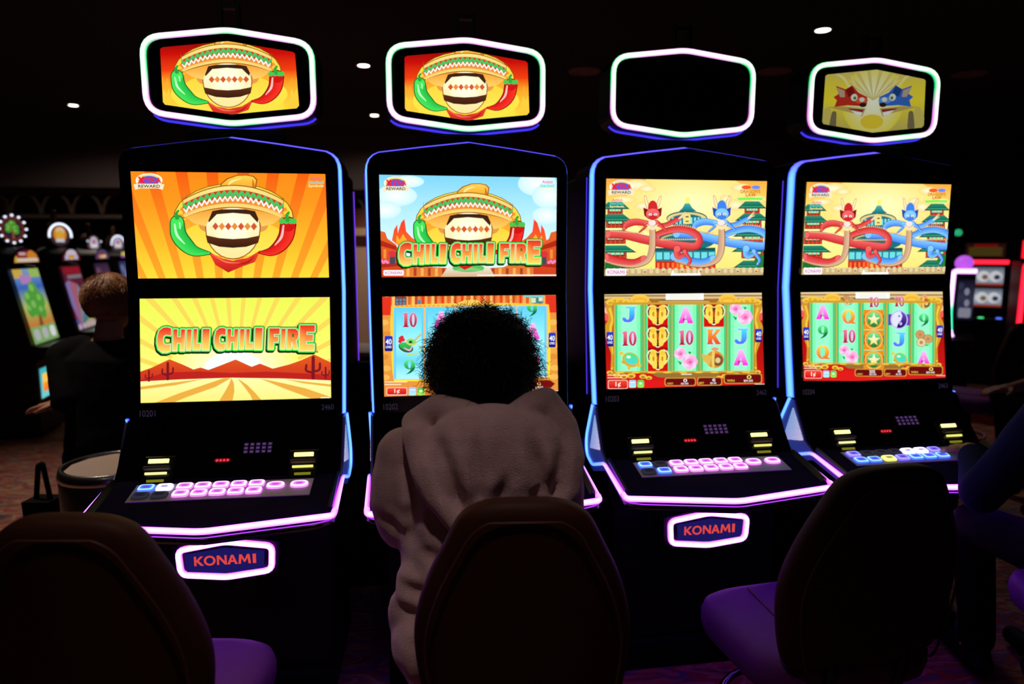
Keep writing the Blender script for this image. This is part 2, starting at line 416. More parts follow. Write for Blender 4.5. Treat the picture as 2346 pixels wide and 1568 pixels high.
def scr_sun(A):
    A.bands(60, 880, 1260, 1560, [(255,132,22),(255,150,30),(255,185,42),(255,222,60)])
    for x in (-330,-155,20,200,378,555,733,905,1078,1250,1425,1600,1775):
        A.poly([(672,2400),(x-33,930-abs(x-672)*.0),(x+33,930)] if False else [(x-34,900),(x+34,900),(672+(x+34-672)*.52,1640),(672+(x-34-672)*.52,1640)], ((238,88,16),(252,176,44)), False)
    A.n += 1
    fiesta(A, 0, 0, 1); logos(A, 118, 928, 292, 1024, 0); stacked(A, 1100, 948, 1184, 1012)
def scr_title(A):
    A.bands(170, 80, 1150, 500, [(232,240,84),(240,246,100),(246,244,130)])
    for k in range(20):
        a = math.radians(-90+(k-9.5)*9.6); r2 = math.radians(1.35)
        A.poly([(660,560),(660+900*math.cos(a-r2), 560+900*math.sin(a-r2)),(660+900*math.cos(a+r2), 560+900*math.sin(a+r2))], (241,212,88), False)
    A.n += 1
    A.glow(655, 445, 330, 175, (246,252,236), (243,243,112)); A.ell(655, 470, 160, 108, (240,250,246))
    A.poly([(150,470),(184,465),(240,445),(330,402),(400,430),(450,453),(485,443),(525,455),(590,430),(660,402),(740,438),(782,422),(845,447),(930,425),(985,405),(1050,375),(1133,415),(1170,430),(1170,520),(150,520)], ((226,92,30),(196,44,30)))
    A.poly([(150,520),(300,470),(480,462),(640,470),(820,462),(1000,470),(1170,480),(1170,520)], (186,34,30))
    A.poly([(150,516),(400,502),(640,493),(900,496),(1170,506),(1170,640),(150,640)], ((252,246,170),(240,232,110)))
    for p in ([(600,496),(640,494),(560,540),(420,590),(300,640),(210,640),(380,572)], [(640,494),(652,520),(655,560),(640,640),(560,640),(610,560),(628,525)], [(668,494),(720,530),(760,570),(820,640),(760,640),(735,580),(705,540)], [(780,496),(900,520),(1010,545),(1170,600),(1170,640),(1050,600),(900,545)], [(500,500),(360,532),(150,560),(150,545),(340,520)], [(900,498),(1010,512),(1170,528),(1170,540),(1000,520)]):
        A.poly(p, (232,170,66))
    for x, y, h in ((228,512,52),(322,502,80),(1046,492,102),(1108,494,54)):
        A.brush([(x, y), (x, y-h)], h*.16, (120,22,34), 2)
        A.brush([(x-h*.33, y-h*.62), (x-h*.33, y-h*.35), (x, y-h*.25)], h*.11, (120,22,34)); A.brush([(x+h*.33, y-h*.7), (x+h*.3, y-h*.4), (x, y-h*.3)], h*.11, (120,22,34))
    title(A, 0, 0, 1, 1); A.text('TM', 1053, 358, 1070, 368, (90,90,60), .01)
    A.rect(1085, 588, 1130, 594, (252,250,220))
def plate(A, x0, y0, x1, y1):
    A.rrect(x0, y0, x1, y1, (y1-y0)*.25, (252,248,250)); konami(A, x0+(x1-x0)*.08, y0+(y1-y0)*.22, x1-(x1-x0)*.08, y1-(y1-y0)*.22, (205,130,180), (252,248,250))
def scr_town(A):
    A.bands(150, 870, 1190, 1470, [(120,205,240),(170,230,248),(214,244,250),(225,245,245)])
    for x, y, rx, ry in ((260,1000,120,60),(200,1080,90,50),(1060,930,110,70),(1120,1000,90,70),(330,920,90,34),(1110,1110,80,50)): A.glow(x, y, rx, ry, (246,252,252), (200,238,248))
    # houses
    for sg in (0, 1):
        def X(x): return x if not sg else 1335-x
        A.poly([(X(150),1190),(X(200),1205),(X(212),1240),(X(262),1275),(X(300),1400),(X(300),1470),(X(150),1470)], ((226,100,40),(204,60,26)))
        A.poly([(X(150),1240),(X(265),1285),(X(262),1305),(X(150),1275)], (176,40,24)); A.poly([(X(150),1385),(X(300),1375),(X(300),1392),(X(150),1405)], (176,40,24))
        A.rect(min(X(190),X(206)), 1300, max(X(190),X(206)), 1352, (236,140,60)); A.rrect(min(X(226),X(256)), 1325, max(X(226),X(256)), 1385, 8, (70,70,90)); A.ell(X(240), 1326, 22, 18, (215,50,60))
        for k in range(4): A.ell(X(180+k*11), 1366+(k % 2)*8, 9, 8, (240,130,190), 10)
        A.poly([(X(300),1330),(X(360),1350),(X(470),1400),(X(560),1405),(X(560),1470),(X(300),1470)], ((214,106,46),(226,130,50)))
        for k in range(6): A.rect(min(X(320+k*40),X(336+k*40)), 1405, max(X(320+k*40),X(336+k*40)), 1450, (176,62,36) if k % 2 else (240,176,90))
    A.poly([(560,1390),(780,1390),(830,1470),(500,1470)], ((226,236,220),(214,150,80))); A.ell(668, 1405, 90, 22, (90,190,90)); A.poly([(580,1420),(668,1395),(760,1420)], (130,200,120))
    for sg in (0, 1):
        def X(x): return x if not sg else 1348-x
        A.poly([(X(238),1250),(X(250),1190),(X(268),1160),(X(270),1210),(X(290),1150),(X(308),1130),(X(318),1200),(X(350),1235),(X(420),1275),(X(300),1300)], ((240,60,40),(250,110,40)))
        A.poly([(X(262),1262),(X(264),1220),(X(282),1248),(X(300),1215),(X(330),1262),(X(380),1280),(X(300),1300)], ((250,190,50),(255,150,40)))
    fiesta(A, 668-676*.885, 1065-1075*.885-12, .885)
    title(A, 275-268*1.018, 1264-244*1.02, 1.018, 1.02)
    logos(A, 184, 892, 336, 982, 0); stacked(A, 1072, 912, 1150, 976); plate(A, 190, 1416, 304, 1447); A.rect(715, 1440, 1160, 1448, (240,232,220))
SYM = {'J': [((70,225,250),(70,110,240))], 'A': [((255,190,240),(240,50,210))], 'K': [((250,170,50),(228,72,30))], 'Q': [((250,225,60),(235,110,40))], '9': [((90,235,130),(20,110,60))], '10': [((240,120,150),(170,14,40))]}
def sym(A, k, cx, cy, h, edge=(214,200,240)):
    """a reel symbol h tall"""
    w = h*.92; x0, y0 = cx-w/2, cy-h/2
    def q(*P): return [(x0+w*a, y0+h*b) for a, b in P]
    def put(p, col): A.fat(p, h*.03, edge); A.poly(p, col)
    if k in SYM: col = SYM[k][0]
    if k == 'A':
        put(q((.38,0),(.62,0),(.98,.92),(1,1),(.62,1),(.62,.94),(.58,.78),(.42,.78),(.38,.94),(.38,1),(0,1),(.02,.92)), col); A.poly(q((.43,.68),(.56,.68),(.5,.42)), (120,240,190)); A.ell(x0+w*.36, y0+h*.78, h*.05, h*.1, (150,20,120), 12)
    elif k == 'J':
        put(q((.28,0),(1,0),(1,.1),(.9,.12),(.9,.6),(.84,.8),(.66,.96),(.42,1),(.18,.96),(.05,.82),(.08,.7),(.2,.68),(.3,.76),(.42,.86),(.52,.76),(.54,.12),(.28,.1)), col)
    elif k == 'K':
        put(q((0,0),(.45,0),(.45,.08),(.38,.1),(.38,.42),(.66,.1),(.6,.08),(.6,0),(.96,0),(.96,.08),(.62,.42),(.94,.92),(1,.92),(1,1),(.64,1),(.38,.6),(.38,.92),(.45,.92),(.45,1),(0,1),(0,.92),(.06,.9),(.06,.1),(0,.08)), col)
    elif k == 'Q':
        A.ell(cx, cy, w*.53, h*.53, edge); A.ell(cx, cy, w*.5, h*.5, col); A.ell(cx-w*.02, cy, w*.19, h*.4, (130,240,190)); A.brush(q((.48,.78),(.75,.9),(1.04,.98)), [h*.05,h*.2,h*.06], (235,130,40))
    elif k == '9':
        A.brush(q((.8,.3),(.76,.62),(.56,.86),(.25,1.03)), [h*.2,h*.24,h*.14,h*.02], (20,110,60)); A.ring(cx, y0+h*.34, w*.42, h*.34, w*.12, h*.27, ((100,240,140),(30,150,70)))
    elif k == '10':
        put(q((.0,.1),(.22,0),(.36,0),(.36,.9),(.44,.94),(.44,1),(.02,1),(.02,.94),(.1,.9),(.1,.16),(0,.16)), col); A.ell(x0+w*.78, cy, w*.31, h*.52, edge); A.ring(x0+w*.78, cy, w*.28, h*.5, w*.1, h*.4, col)
    elif k == 'rose':
        for dx, dy, r in ((-.28,-.26,.3),(.2,.16,.38)):
            X, Y, R = cx+dx*h, cy+dy*h, r*h
            for a in range(7): A.ell(X+R*.55*math.cos(a*.9), Y+R*.55*math.sin(a*.9), R*.52, R*.5, (255,205,238) if a % 2 else (250,178,222), 14)
            A.ell(X, Y, R*.5, R*.46, (244,140,200)); A.ell(X+R*.05, Y+R*.05, R*.22, R*.18, (226,90,160))
        A.poly([(cx+h*.1,cy-h*.36),(cx+h*.3,cy-h*.34),(cx+h*.2,cy-h*.2)], (40,150,80)); A.poly([(cx-h*.42,cy+h*.1),(cx-h*.2,cy+h*.2),(cx-h*.28,cy+h*.34)], (40,150,80))
    elif k == 'turtle':
        A.ell(cx+h*.1, cy+h*.06, h*.48, h*.4, (214,170,50), rot=.5); A.ell(cx+h*.12, cy+h*.0, h*.38, h*.3, ((90,220,110),(60,215,235)), rot=.5); A.ell(cx-h*.02, cy-h*.1, h*.12, h*.08, (225,255,225))
        A.ell(cx-h*.42, cy-h*.3, h*.13, h*.1, (226,196,70)); A.ell(cx+h*.52, cy+h*.36, h*.16, h*.1, (226,190,60)); A.ell(cx-h*.32, cy+h*.2, h*.12, h*.06, (210,160,50), rot=.6); A.ell(cx, cy+h*.5, h*.08, h*.12, (226,180,60))
    elif k == 'pot':
        A.ell(cx+h*.04, cy+h*.06, h*.42, h*.4, (206,150,60)); A.ell(cx+h*.18, cy+h*.1, h*.24, h*.26, (120,82,46)); A.ell(cx+h*.18, cy+h*.1, h*.12, h*.13, (216,200,140)); A.poly([(cx-h*.55,cy-h*.2),(cx-h*.1,cy-h*.1),(cx-h*.2,cy+h*.35),(cx-h*.5,cy+h*.1)], (220,180,80))
        A.brush([(cx,cy-h*.5),(cx-h*.04,cy),(cx-h*.02,cy+h*.52)], [h*.06,h*.14,h*.08], (236,200,96)); A.rect(cx+h*.04, cy-h*.2, cx+h*.24, cy-h*.08, (222,50,30)); A.ell(cx+h*.05, cy-h*.42, h*.18, h*.08, (230,150,110))
    elif k == 'twins':
        A.rect(cx-h*.46, cy-h*.56, cx+h*.46, cy+h*.56, ((150,14,12),(215,20,16)))
        H = [(0,-.34),(.12,-.44),(.28,-.48),(.44,-.4),(.52,-.2),(.48,.02),(.36,.18),(.16,.36),(.06,.47),(0,.48)]; H = H+[(-x, y) for x, y in H[::-1][1:-1]]
        A.poly([(cx+x*h, cy+y*h) for x, y in H], (240,226,180)); A.poly([(cx+x*h*.88, cy+y*h*.88-h*.0) for x, y in H], (70,24,10))
        for sg in (-1, 1):
            A.brush([(cx+sg*h*.2,cy-h*.34),(cx+sg*h*.22,cy-h*.1),(cx+sg*h*.14,cy+h*.3)], [h*.26,h*.34,h*.22], (252,216,84)); A.ell(cx+sg*h*.22, cy-h*.3, h*.12, h*.1, (246,196,60)); A.ell(cx+sg*h*.3, cy+h*.08, h*.13, h*.1, (250,220,100)); A.ell(cx+sg*h*.2, cy-h*.05, h*.05, h*.12, (206,140,30))
        A.brush([(cx,cy-h*.22),(cx-h*.02,cy),(cx+h*.02,cy+h*.1)], [h*.02,h*.08,h*.02], (235,60,30)); A.poly([(cx,cy+h*.14),(cx-h*.06,cy+h*.3),(cx+h*.06,cy+h*.3)], (110,24,10))
    elif k == 'star':
        A.rect(cx-h*.52, cy-h*.5, cx+h*.52, cy+h*.5, (226,140,30)); A.poly([(cx-h*.52,cy-h*.28),(cx-h*.3,cy),(cx-h*.52,cy+h*.28)], (190,84,20)); A.poly([(cx+h*.52,cy-h*.28),(cx+h*.3,cy),(cx+h*.52,cy+h*.28)], (190,84,20))
        A.ell(cx, cy, h*.46, h*.47, (240,205,110)); A.ell(cx, cy, h*.42, h*.43, (222,150,40)); A.ell(cx, cy, h*.34, h*.38, ((120,235,150),(30,110,40)))
        A.poly([(cx+h*(.34 if i % 2 == 0 else .14)*math.sin(i*PI/5), cy-h*(.34 if i % 2 == 0 else .14)*math.cos(i*PI/5)) for i in range(10)], ((250,250,240),(236,214,110)))
    elif k == 'yin':
        A.rect(cx-h*.55, cy-h*.28, cx+h*.55, cy+h*.28, (104,60,170)); A.ell(cx, cy, h*.44, h*.48, (190,180,250)); A.ell(cx, cy, h*.38, h*.42, (222,222,255))
        A.poly([(cx+h*.38*math.cos(a), cy+h*.42*math.sin(a)) for a in np.linspace(-1.4, 1.9, 14)]+[(cx-h*.06,cy+h*.22),(cx+h*.1,cy+h*.02),(cx+h*.16,cy-h*.2)], ((110,80,190),(30,10,90))); A.ell(cx+h*.08, cy+h*.2, h*.07, h*.08, (190,180,240)); A.ell(cx, cy-h*.18, h*.05, h*.05, (110,100,190))
    elif k == 'coins':
        for dx, dy, c in ((-.2,-.24,(206,150,96)),(.24,.0,(206,160,100)),(-.14,.2,(224,206,160))): A.ell(cx+dx*h, cy+dy*h, h*.27, h*.26, (150,110,60)); A.ell(cx+dx*h, cy+dy*h, h*.24, h*.23, c); A.ell(cx+dx*h, cy+dy*h, h*.1, h*.1, (190,130,80))
        A.poly([(cx+h*.1,cy+h*.3),(cx+h*.36,cy+h*.32),(cx+h*.1,cy+h*.42)], (50,170,90))
    elif k == 'guitar':
        A.ell(cx-h*.2, cy+h*.2, h*.42, h*.26, (60,50,20), rot=.35); A.ell(cx-h*.2, cy+h*.16, h*.38, h*.22, ((60,200,90),(40,150,70)), rot=.35); A.ell(cx+h*.1, cy-h*.1, h*.3, h*.2, (222,210,90), rot=.2); A.ell(cx+h*.1, cy-h*.12, h*.24, h*.15, (110,220,120), rot=.2); A.ell(cx+h*.06, cy-h*.1, h*.1, h*.07, (70,50,20))
        A.brush([(cx+h*.3,cy-h*.2),(cx+h*.62,cy-h*.5)], [h*.1,h*.12], (200,190,120)); A.brush([(cx-h*.3,cy+h*.22),(cx,cy+h*.36),(cx+h*.14,cy+h*.14)], [h*.05,h*.1,h*.05], (230,170,210))
        A.brush([(cx+h*.4,cy),(cx+h*.66,cy+h*.2),(cx+h*.5,cy+h*.5),(cx-h*.1,cy+h*.6)], [h*.03,h*.04,h*.06,h*.1], (190,220,90))
        for dx, dy in ((-.5,-.3),(-.36,-.22),(-.52,-.14),(-.42,-.36)): A.ell(cx+dx*h, cy+dy*h, h*.11, h*.1, (226,40,50), 12)
def lines_tag(A, x0, y0, x1, y1):
    A.rrect(x0, y0, x1, y1, (x1-x0)*.16, ((40,60,200),(24,24,120))); h = y1-y0
    A.text('40', x0+(x1-x0)*.12, y0+h*.2, x1-(x1-x0)*.12, y0+h*.56, (250,250,250), .014); A.text('LINES', x0+(x1-x0)*.14, y0+h*.64, x1-(x1-x0)*.14, y0+h*.8, (240,240,250), .02)
def cent(A, x0, y0, x1, y1):
    A.rrect(x0, y0, x1, y1, (y1-y0)*.2, (250,220,200)); A.rrect(x0+7, y0+7, x1-7, y1-7, (y1-y0)*.18, ((240,70,50),(205,20,20)))
    w, h = x1-x0, y1-y0; A.text('1\u00a2', x0+w*.38, y0+h*.2, x0+w*.64, y1-h*.16, (255,245,235), .012)
def icons(A, x, y, s):
    A.rrect(x, y, x+s, y+s*1.1, s*.2, ((170,190,250),(170,240,250))); A.rect(x+s*.15, y+s*.3, x+s*.85, y+s*.42, (240,250,255)); x += s*1.18
    A.rrect(x, y, x+s*.95, y+s*1.1, s*.25, ((90,200,90),(150,240,80))); A.ell(x+s*.45, y+s*.5, s*.22, s*.16, (235,255,225))
def scr_reels_blue(A):
    A.bands(60, 60, 2270, 1340, [(226,110,50),(232,150,60),(236,168,72),(228,150,64),(232,140,60)])
    A.rect(60, 60, 2270, 230, ((214,90,36),(236,140,56)))
    for i in range(54):
        x = 80+i*40; c = [(226,60,30),(240,170,90),(214,96,44),(246,190,100),(186,66,36),(236,130,60)][(i*7) % 6]; A.rect(x, 90, x+18+(i*13) % 20, 300 if i < 5 or i > 48 else 215, c)
    A.rect(80, 110, 190, 330, (226,50,30)); A.rect(2080, 90, 2215, 300, (224,54,34)); A.rect(235, 105, 375, 210, (120,60,60))
    for k in range(6): A.rect(245+(k % 3)*44, 128+(k//3)*42, 276+(k % 3)*44, 160+(k//3)*42, (90,130,160))
    A.rect(505, 145, 552, 195, (90,130,150)); A.rect(1810, 88, 2060, 112, (120,200,200)); A.rect(1895, 115, 2050, 185, (60,130,140)); A.rect(1900, 120, 1960, 180, (210,226,180)); A.rect(1995, 115, 2045, 160, (214,226,190))
    for y in (420, 560, 700, 840, 980, 1090):
        for x in (100, 2170): A.ell(x+(y % 3)*14, y, 60, 36, (242,182,84) if (y//140) % 2 else (224,140,56), 14)
    A.poly([(188,215),(620,195),(1100,180),(1650,182),(2120,200),(2135,330),(2145,640),(2140,950),(2130,1095),(1650,1118),(1000,1130),(225,1140),(205,1040),(185,700),(178,420)], ((250,200,70),(246,226,70)))
    A.poly([(990,190),(1080,148),(1230,145),(1310,182)], (250,200,90))
    for k in range(34): A.poly([(240+k*55,228-k*.2),(268+k*55,204),(296+k*55,228)], (240,150,40), False)
    A.n += 1
    for x0, x1, y0, y1 in ((222,586,238,1108),(608,966,232,1104),(986,1344,228,1100),(1362,1720,224,1096),(1738,2092,220,1090)):
        A.rect(x0-10, y0-8, x1+10, y1+8, (240,180,60)); A.rect(x0-4, y0-3, x1+4, y1+3, (220,200,240)); m = (x0+x1)/2
        A.bands(x0, y0, x1, y1, [(96,205,244),(126,226,250),(160,242,255),(110,214,250),(170,245,255)])
        A.rect(x0, y0, x0+26, y1, (100,206,240)); A.rect(x1-26, y0, x1, y1, (100,206,240))
    for k, x, y, h in (('10',412,388,176),('guitar',412,680,220),('9',412,960,176),('A',800,385,190),('10',790,680,180),('rose',800,960,190),('K',1165,390,180),('Q',1165,680,180),('J',1165,960,180),('J',1540,380,180),('guitar',1540,680,200),('A',1540,960,180),('9',1910,265,160),('A',1920,530,190),('10',1915,900,170)): sym(A, k, x, y, h, (190,214,236))
    A.rect(1720, 196, 2100, 219, (246,196,66)); lines_tag(A, 110, 584, 207, 770); lines_tag(A, 2116, 548, 2203, 728)
    A.rect(110, 1138, 385, 1150, (245,226,190)); A.rect(110, 1170, 312, 1182, (245,226,190)); cent(A, 133, 1212, 383, 1305); icons(A, 404, 1210, 90)
    A.rrect(640, 1150, 1180, 1260, 30, (200,140,40)); A.rrect(650, 1160, 1170, 1250, 26, (110,12,14)); A.rrect(1260, 1140, 1840, 1255, 30, (200,140,40)); A.rrect(1270, 1150, 1830, 1245, 26, (110,12,14))
    A.poly([(1880,1120),(2140,1122),(2210,1175),(2150,1232),(1880,1240)], (206,150,50)); A.poly([(1880,1130),(2135,1132),(2195,1175),(2145,1224),(1880,1230)], (122,14,14)); A.text('0', 1975, 1145, 2022, 1200, (250,220,90), .04); A.text('$0.00', 1950, 1205, 2050, 1234, (240,230,240), .03); A.rect(2110, 1258, 2235, 1266, (230,210,190))
def scr_reels_gold(A, reels, s4=False):
    A.bands(20, 50, 2260, 1420, [(196,170,120),(190,40,30),(170,16,16),(190,20,20),(216,30,30)])
    for y, c in ((60,(226,206,160)),(96,(150,110,60)),(112,(214,190,140)),(150,(130,90,40)),(170,(196,160,90))): A.rect(20, y, 2260, y+26, c)
    for x in (90, 2150): A.ell(x, 380, 70, 70, (236,90,80)); A.ell(x, 300, 60, 50, (250,190,170))
    G1, G2, G3 = (238,196,64), (206,150,40), (168,116,34)
    for sg in (0, 1):
        def X(x): return x if not sg else 2240-x
        for x, y, r in ((120,190,60),(190,160,58),(260,170,62),(340,180,56),(400,190,50)): A.ell(X(x), y, r, r*.7, G1, 14); A.ell(X(x), y+12, r*.6, r*.35, (214,160,44), 12)
        A.ell(X(520), 150, 130, 66, G1); A.ell(X(520), 165, 100, 40, (240,170,60)); A.ell(X(520), 176, 70, 22, G1); A.poly([(X(640),140),(X(800),160),(X(740),215),(X(680),200)], (166,106,36))
        A.brush([(X(100),270),(X(130),420),(X(90),560),(X(110),760),(X(150),900),(X(140),1100)], [90,70,110,60,50,40], G2); A.brush([(X(110),280),(X(145),430),(X(120),560),(X(150),900)], [30,26,30,16], G1)
        for x, y, r in ((110,1160,44),(160,1110,40),(200,1190,50),(300,1215,56),(400,1205,60),(560,1215,50),(640,1235,44)): A.ell(X(x), y, r, r*.6, G1, 14); A.ell(X(x), y+8, r*.55, r*.3, G3, 12)
    A.rect(150, 196, 2080, 226, G2); A.rect(160, 1120, 2090, 1172, ((222,176,64),(170,118,40))); A.poly([(660,1172),(1640,1172),(1560,1225),(1100,1250),(760,1225)], (150,110,50)); A.rect(1080, 1178, 1225, 1195, (230,220,190))
    A.rect(870, 66, 1388, 160, (250,250,250)); A.rect(915, 74, 1342, 152, (236,236,226))
    xs = ((178,556),(580,940),(960,1320),(1345,1700),(1722,2062))
    for i, (x0, x1) in enumerate(xs):
        A.rect(x0-24, 220, x1+24, 1150, G3); A.rect(x0-14, 222, x1+14, 1146, (214,170,70)); A.rect(x0, 226, x1, 1140, (70,200,120)); A.rect(x0+34, 226, x1-34, 1140, (126,250,178)); A.rect(x0+80, 226, x1-80, 1140, (150,255,200))
    for i, col in enumerate(reels):
        x = sum(xs[i])/2
        for k, y, h in col: sym(A, k, x, y, h)
    A.rect(150, 196, 2080, 224, G2); A.rect(160, 1142, 2090, 1172, ((222,176,64),(170,118,40)))
    for q in range(9): A.ell(240+q*215, 1160, 60, 12, G1, 12)
    lines_tag(A, 58, 600, 152, 800); lines_tag(A, 2086, 562, 2178, 748)
    A.rect(70, 1190, 345, 1202, (236,220,180)); A.rect(70, 1224, 270, 1236, (236,220,180)); cent(A, 76, 1262, 345, 1385); icons(A, 362, 1262, 96)
    A.rect(575, 1270, 850, 1400, (220,26,26))
    for x0, y0, x1, y1, lab, n1, n2 in ((845,1232,1275,1350,'CREDIT','0','$0.00'),(1290,1226,1635,1345,'BET','40','$0.40'),(1655,1180,2180,1320,'WIN','0','$0.00')):
        A.rrect(x0, y0, x1, y1, 34, (206,150,56)); A.rrect(x0+14, y0+12, x1-14, y1-12, 30, (104,12,14)); w = x1-x0; h = y1-y0
        A.text(lab, x0+w*.08, y1-h*.42, x0+w*.28, y1-h*.2, (220,180,70), .03); big = s4 and lab == 'CREDIT'
        A.text('505' if big else n1, x0+w*(.52 if big else .6), y0+h*.14, x0+w*.72, y0+h*.54, (245,240,250) if lab != 'WIN' else (240,220,120), .014); A.text(n2, x0+w*.52, y0+h*.6, x0+w*.76, y0+h*.84, (240,236,244), .012)
    A.rect(2080, 1322, 2215, 1332, (226,206,190))
R3 = [[('J',360,215),('10',690,200),('turtle',970,250)], [('twins',370,300),('twins',675,300),('twins',985,300)], [('A',375,215),('10',680,200),('rose',970,270)], [('twins',365,300),('K',670,205),('pot',965,300)], [('rose',355,270),('J',665,215),('A',960,215)]]
R4 = [[('A',370,215),('9',670,200),('Q',980,215)], [('coins',190,170),('Q',435,215),('10',735,200),('rose',1010,250)], [('10',215,150),('star',480,300),('star',790,300),('star',1100,300)], [('10',205,150),('yin',480,300),('J',780,215),('turtle',1060,220)], [('pot',210,220),('9',480,190),('coins',770,270),('A',1060,200)]]
def scr_dragons(A):
    A.bands(20, 30, 2280, 900, [(246,160,60),(252,206,96),(254,238,150),(254,246,170)]); A.bands(20, 900, 2280, 1420, [(252,240,150),(244,226,110)])
    A.glow(1200, 420, 900, 480, (255,250,190), (254,222,120))
    for x, y, rx, ry in ((480,140,200,80),(620,190,120,50),(300,340,170,50),(1900,180,140,60),(1830,420,130,80),(2130,340,120,50),(560,430,120,60),(1700,330,90,50)): A.glow(x, y, rx, ry, (255,246,210), (253,214,120))
    for x in (180, 2050):   # green-roofed towers either side
        for k, (y, wd) in enumerate(((370,190),(540,230),(760,260),(970,280),(1190,260))):
            A.rect(x-wd*.55, y+70, x+wd*.55, y+190, (120,40,30)); A.rect(x-wd*.4, y+90, x+wd*.4, y+130, (150,230,180)); A.rect(x-wd*.5, y+150, x+wd*.5, y+175, (200,60,40))
            for q in range(5): A.rect(x-wd*.5+q*wd*.24, y+70, x-wd*.46+q*wd*.24, y+190, (226,80,50))
            A.poly([(x-wd*.5,y),(x+wd*.5,y),(x+wd*.95,y+84),(x+wd*1.05,y+100),(x-wd*1.05,y+100),(x-wd*.95,y+84)], ((40,140,110),(12,80,70))); A.rect(x-wd*.8, y+70, x+wd*.8, y+80, (70,180,130))
    A.rect(30, 1220, 260, 1300, (30,110,40)); A.ell(2180, 1200, 110, 90, (40,120,50))
    # round temple
    A.rect(1140, 310, 1190, 400, (250,236,110)); A.poly([(1130,395),(1192,395),(1230,460),(1290,505),(1045,505),(1095,460)], ((70,170,170),(24,116,124)))
    A.ell(1155, 600, 280, 100, (36,96,100)); A.ell(1155, 606, 268, 88, (226,206,130)); A.ell(1155, 640, 240, 96, (30,110,130))
    for k in range(9): A.rect(950+k*50, 590, 980+k*50, 680, (130,226,226))
    A.rrect(1110, 545, 1205, 680, 20, (240,226,130)); A.rect(1135, 570, 1180, 590, (120,90,40)); A.rect(1135, 635, 1180, 652, (120,90,40))
    A.ell(1155, 900, 400, 130, (24,90,96)); A.ell(1155, 912, 385, 112, (190,190,110)); A.ell(1155, 930, 370, 110, (28,110,120))
    A.poly([(720,1010),(1540,1010),(1540,1060),(720,1060)], (24,80,90)); A.rect(720, 1050, 1540, 1200, (40,120,130))
    for k in range(8): A.rect(735+k*102, 1070, 815+k*102, 1170, (110,220,226))
    A.rect(720, 1190, 1540, 1310, (204,44,28)); A.rect(960, 1200, 1310, 1370, (236,60,30))
    for k in range(12): A.rect(745+k*66, 1215, 775+k*66, 1285, (240,120,50))
    for k in range(3):
        for j in range(2): A.rect(1055+k*80, 1235+j*64, 1095+k*80, 1282+j*64, (250,190,80))
    A.rect(30, 1300, 2220, 1400, (196,170,120))
    for k in range(26): A.rrect(50+k*84, 1285, 100+k*84, 1360, 20, (222,204,156)); A.rect(60+k*84, 1330, 90+k*84, 1350, (190,80,50)) if k % 3 == 0 else None
    A.poly([(920,1395),(960,1300),(975,1360),(1300,1360),(1300,1300),(1340,1395)], (250,246,240))
    # two serpent dragons of our own drawing
    def serpent(dx, dark, mid, light):
        def sh(P): return [(x+dx, y) for x, y in P]
        def body(P, W):
            A.brush(sh(P), [q+12 for q in W], dark, 8); A.brush(sh(P), W, light, 8, mid)
        spine = [(1180,730),(1260,770),(1320,850),(1330,920)]
        body([(700,840),(880,775),(1060,750),(1220,790),(1310,880),(1270,985),(1060,980),(820,945),(560,890),(300,830),(60,820)], [70,80,88,92,92,96,110,110,110,104,96])
        for k in range(18):
            x = 760+k*30; A.poly(sh([(x,760-90*math.sin(k/17*PI)*.55),(x+26,752-90*math.sin(k/17*PI)*.55),(x+20,722-90*math.sin(k/17*PI)*.5)]), (236,196,130), False)
            x = 780+k*28; A.poly(sh([(x,900),(x+26,905),(x+20,874)]), (236,196,130), False); x = 100+k*26; A.poly(sh([(x,775+k*2),(x+24,780+k*2),(x+16,752+k*2)]), (226,190,130), False)
        A.n += 1
        body([(30,1130),(200,1190),(420,1215),(560,1160)], [110,110,100,90])
        A.brush(sh([(30,1190),(220,1245),(430,1262),(600,1190),(665,1060),(680,900),(680,760),(672,690)]), [26,34,46,74,92,96,88,76], (120,84,60), 8); A.brush(sh([(40,1190),(220,1240),(430,1256),(600,1186),(662,1060),(676,900),(676,760),(670,690)]), [16,24,36,62,78,80,72,62], (226,186,150), 8, (196,150,120))
        body([(600,670),(450,650),(340,680),(290,745)], [70,84,84,40]); body([(600,690),(560,740),(500,790)], [30,24,12])
        body([(740,690),(860,690),(1000,625),(1060,600)], [34,50,56,40]); body([(730,650),(790,700),(860,770)], [50,40,20])
        for a in (-.5, -.2, .1): A.brush(sh([(1040,605),(1130+a*10,560+a*90)]), [20,8], (240,216,170))
        body([(1010,1020),(1020,1120),(1090,1110),(1130,1060)], [90,80,50,40]); body([(1110,1060),(1160,1130),(1190,1190),(1160,1240)], [54,40,34,26])
        # head: long muzzle seen from the front, two ivory horns, frill
        A.brush(sh([(625,480),(600,390),(578,302)]), [46,42,32], (176,120,60)); A.brush(sh([(735,480),(760,390),(790,307)]), [46,42,32], (176,120,60)); A.brush(sh([(625,480),(600,390),(578,305)]), [34,30,22], (246,232,190)); A.brush(sh([(735,480),(760,390),(790,310)]), [34,30,22], (246,232,190))
        A.poly(sh([(552,450),(620,480),(740,480),(806,450),(796,560),(740,610),(620,610),(566,560)]), dark); A.ell(682+dx, 460, 66, 106, mid); A.ell(682+dx, 540, 92, 74, light); A.ell(682+dx, 580, 58, 48, mid)
        A.ell(672+dx, 664, 50, 40, (240,226,220)); A.poly(sh([(600,680),(676,720),(750,680),(730,750),(676,764),(620,750)]), (240,224,170))
        for sg in (-1, 1): A.ell(682+dx+sg*34, 548, 24, 16, (240,240,240)); A.ell(682+dx+sg*34, 550, 8, 8, (30,30,40))
    serpent(945, (30,70,180), (60,130,235), (130,200,255)); serpent(0, (130,16,20), (205,40,40), (240,100,100))
